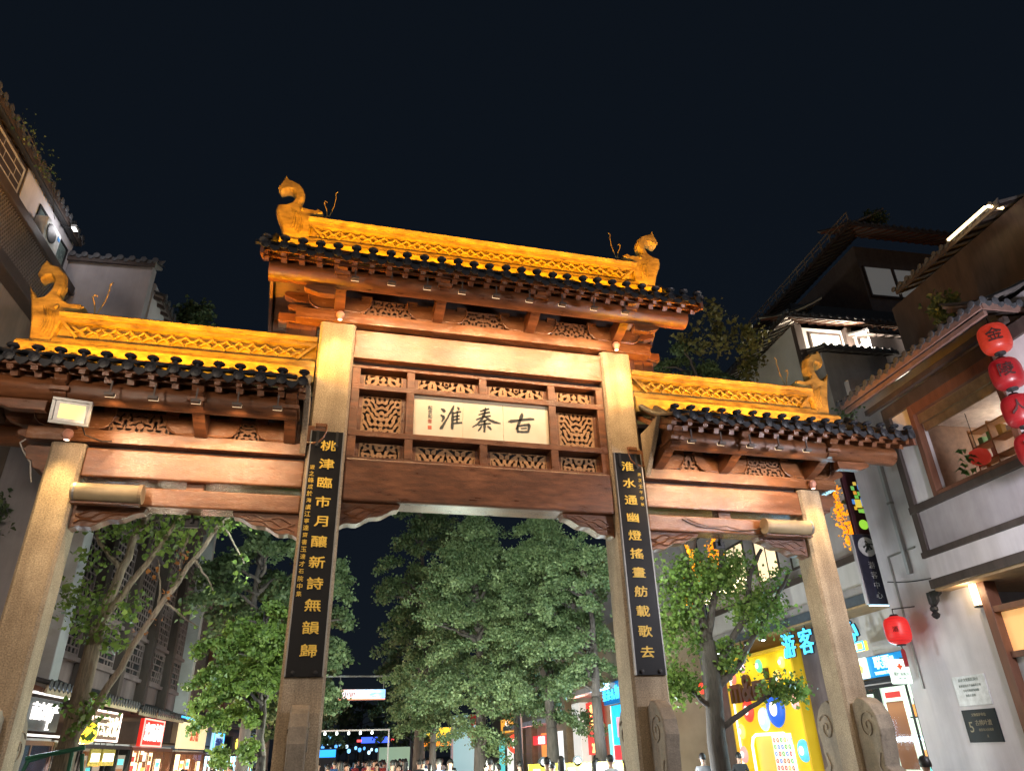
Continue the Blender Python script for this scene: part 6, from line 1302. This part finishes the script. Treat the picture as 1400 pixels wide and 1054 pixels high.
def head_mesh(long):
    mb = MB(); vs = []; n = 14; rows = 10; z0 = 1.625
    for i in range(rows+1):
        a = -math.pi/2+math.pi*i/rows
        for j in range(n):
            t_ = 2*math.pi*j/n; x = .082*math.cos(a)*math.cos(t_); y = .100*math.cos(a)*math.sin(t_); z = .118*math.sin(a)
            if y < -.05 and z < 0: y *= 1-.25*min(1, -z/.1)
            vs.append((x, y-.015, z+z0+.0))
    mb.add(vs, [(i*n+j, i*n+(j+1) % n, (i+1)*n+(j+1) % n, (i+1)*n+j) for i in range(rows) for j in range(n)])
    return mb
def hair_mesh(long):
    mb = MB(); n = 16; rows = 8; vs = []; z0 = 1.64
    for i in range(rows+1):
        a = math.pi/2 - (math.pi*.62)*i/rows
        for j in range(n):
            t_ = 2*math.pi*j/n; fy = math.sin(t_); lim = 1.0 if fy > -.35 else .55
            a2 = math.pi/2-(math.pi*.62)*i/rows*lim
            x = .093*math.cos(a2)*math.cos(t_); y = .112*math.cos(a2)*fy; z = .122*math.sin(a2)
            if long and fy > -.2 and i > 5: z -= .09*(i-5); x *= 1.05
            vs.append((x, y-.01, z+z0))
    mb.add(vs, [(i*n+j, (i+1)*n+j, (i+1)*n+(j+1) % n, i*n+(j+1) % n) for i in range(rows) for j in range(n)])
    return mb
HEAD = [head_mesh(0).mesh('head', M_SKIN, True)]
def face_bits():
    mb = MB(); mb.lathe([(.012,-.02),(.016,0),(.004,.02)], (0,-.118,1.615), 6); mb.box(-.022,.022,-.108,-.1,1.572,1.578)
    for s_ in (-1,1): mb.lathe([(.012,-.012),(.02,0),(.012,.012)], (s_*.083,-.005,1.62), 6, 'x')
    return mb
FACE = face_bits().mesh('face', M_SKIN); 
ey = MB(); [ey.lathe([(.003,-.004),(.009,0),(.003,.004)], (s_*.03,-.107,1.64), 6, 'y') for s_ in (-1,1)]; EYES = ey.mesh('eyes', M_HAIR)
HAIR = [hair_mesh(0).mesh('hair', M_HAIR, True), hair_mesh(1).mesh('hair', M_HAIR, True)]
BC = {}
def body_for(k, shirt, tr):
    key = (k, shirt, tr)
    if key not in BC:
        me = BODY[k].copy(); me.materials.clear(); me.materials.append(mat(shirt+' shirt', M_SHIRT[shirt], .85)); me.materials.append(M_TROU[tr]); me.materials.append(M_SKIN); me.materials.append(M_BLACK)
        for p in me.polygons:
            c_ = p.center; p.material_index = 3 if c_.z < .09 else 1 if c_.z < .95 and abs(c_.x) < .19 else 2 if (c_.z > 1.46 or (abs(c_.x) > .18 and c_.z < 1.16)) else 0
        BC[key] = me
    return BC[key]
rq_ = random.Random(12)
PEOPLE = [(rq_.uniform(-2.6,3.4)+.04*k, 15+.75*k+rq_.uniform(-.3,.3), k % 2, ('black','grey','white','blue','red')[rq_.randint(0,4)]) for k in range(34)] + [(rq_.uniform(2.2,6.8), rq_.uniform(7,13), k % 2, ('black','grey','white')[k % 3]) for k in range(8)] + [(2.85,6.0,0,'black'),(3.35,6.4,1,'white'),(4.6,6.2,0,'white'),(1.9,8.2,0,'grey'),(2.3,9.5,1,'black'),(.9,10.5,0,'blue'),(1.4,11.5,1,'white'),(3.9,10.2,0,'grey'),(5.2,8.8,0,'black'),(6.0,7.4,1,'red'),(6.4,8.0,0,'black'),(7.4,6.6,0,'grey'),(-.2,13,0,'black'),(.4,14.5,1,'red'),(-.8,15,0,'white'),(1.0,15.5,0,'black'),(1.8,13.6,1,'grey'),(-1.4,17,0,'blue'),(-.5,18.5,0,'yellow'),(.6,19,1,'black'),(1.5,18,0,'white'),(2.4,17,0,'black'),(-2.0,21,0,'black'),(-1.2,23,1,'grey'),(.0,22.5,0,'red'),(1.1,24,0,'black'),(2.2,23,0,'blue'),(-2.4,26,0,'white'),(-.9,27.5,1,'black'),(.5,28,0,'grey'),(1.8,28.5,0,'black'),(3.0,27,0,'white'),(-1.8,31,0,'black'),(-.2,32.5,0,'red'),(1.2,33,1,'white'),(2.6,34,0,'black'),(-1.2,37,0,'grey'),(.6,38,0,'black'),(2.0,39,0,'white'),(9.3,8.0,0,'black'),(6.3,-2.6,0,'black'),(-5.9,9.5,0,'grey'),(-6.4,12.5,1,'black'),(-5.2,14,0,'white'),(-4.6,17,0,'black'),(-6.2,19,0,'blue')]
cnt = {}
rr_ = random.Random(77)
LBL = {'black': 'dark haired person in a black shirt walking in the street crowd', 'white': 'dark haired person in a white shirt walking in the street crowd', 'grey': 'dark haired person in a grey shirt walking in the street crowd', 'blue': 'dark haired person in a blue shirt walking in the street crowd', 'red': 'dark haired person in a red shirt walking in the street crowd', 'yellow': 'dark haired person in a yellow shirt walking in the street crowd'}
for i, (x, y, lg, sh_) in enumerate(PEOPLE):
    t = thing('person', LBL[sh_], 'person', (x, y, 0), 'people walking in the street crowd'); t.rotation_euler[2] = (R(180) if y < 9 else rr_.choice((R(180), R(0))))+rr_.uniform(-.5,.5); k = rr_.uniform(.93,1.04); t.scale = (k, k, k)
    link('body', body_for(i % 3, sh_, i % 3), t); link('face', FACE, t); link('eyes', EYES, t); link('hair', HAIR[lg], t)
bpy.data.scenes.remove(TMP)
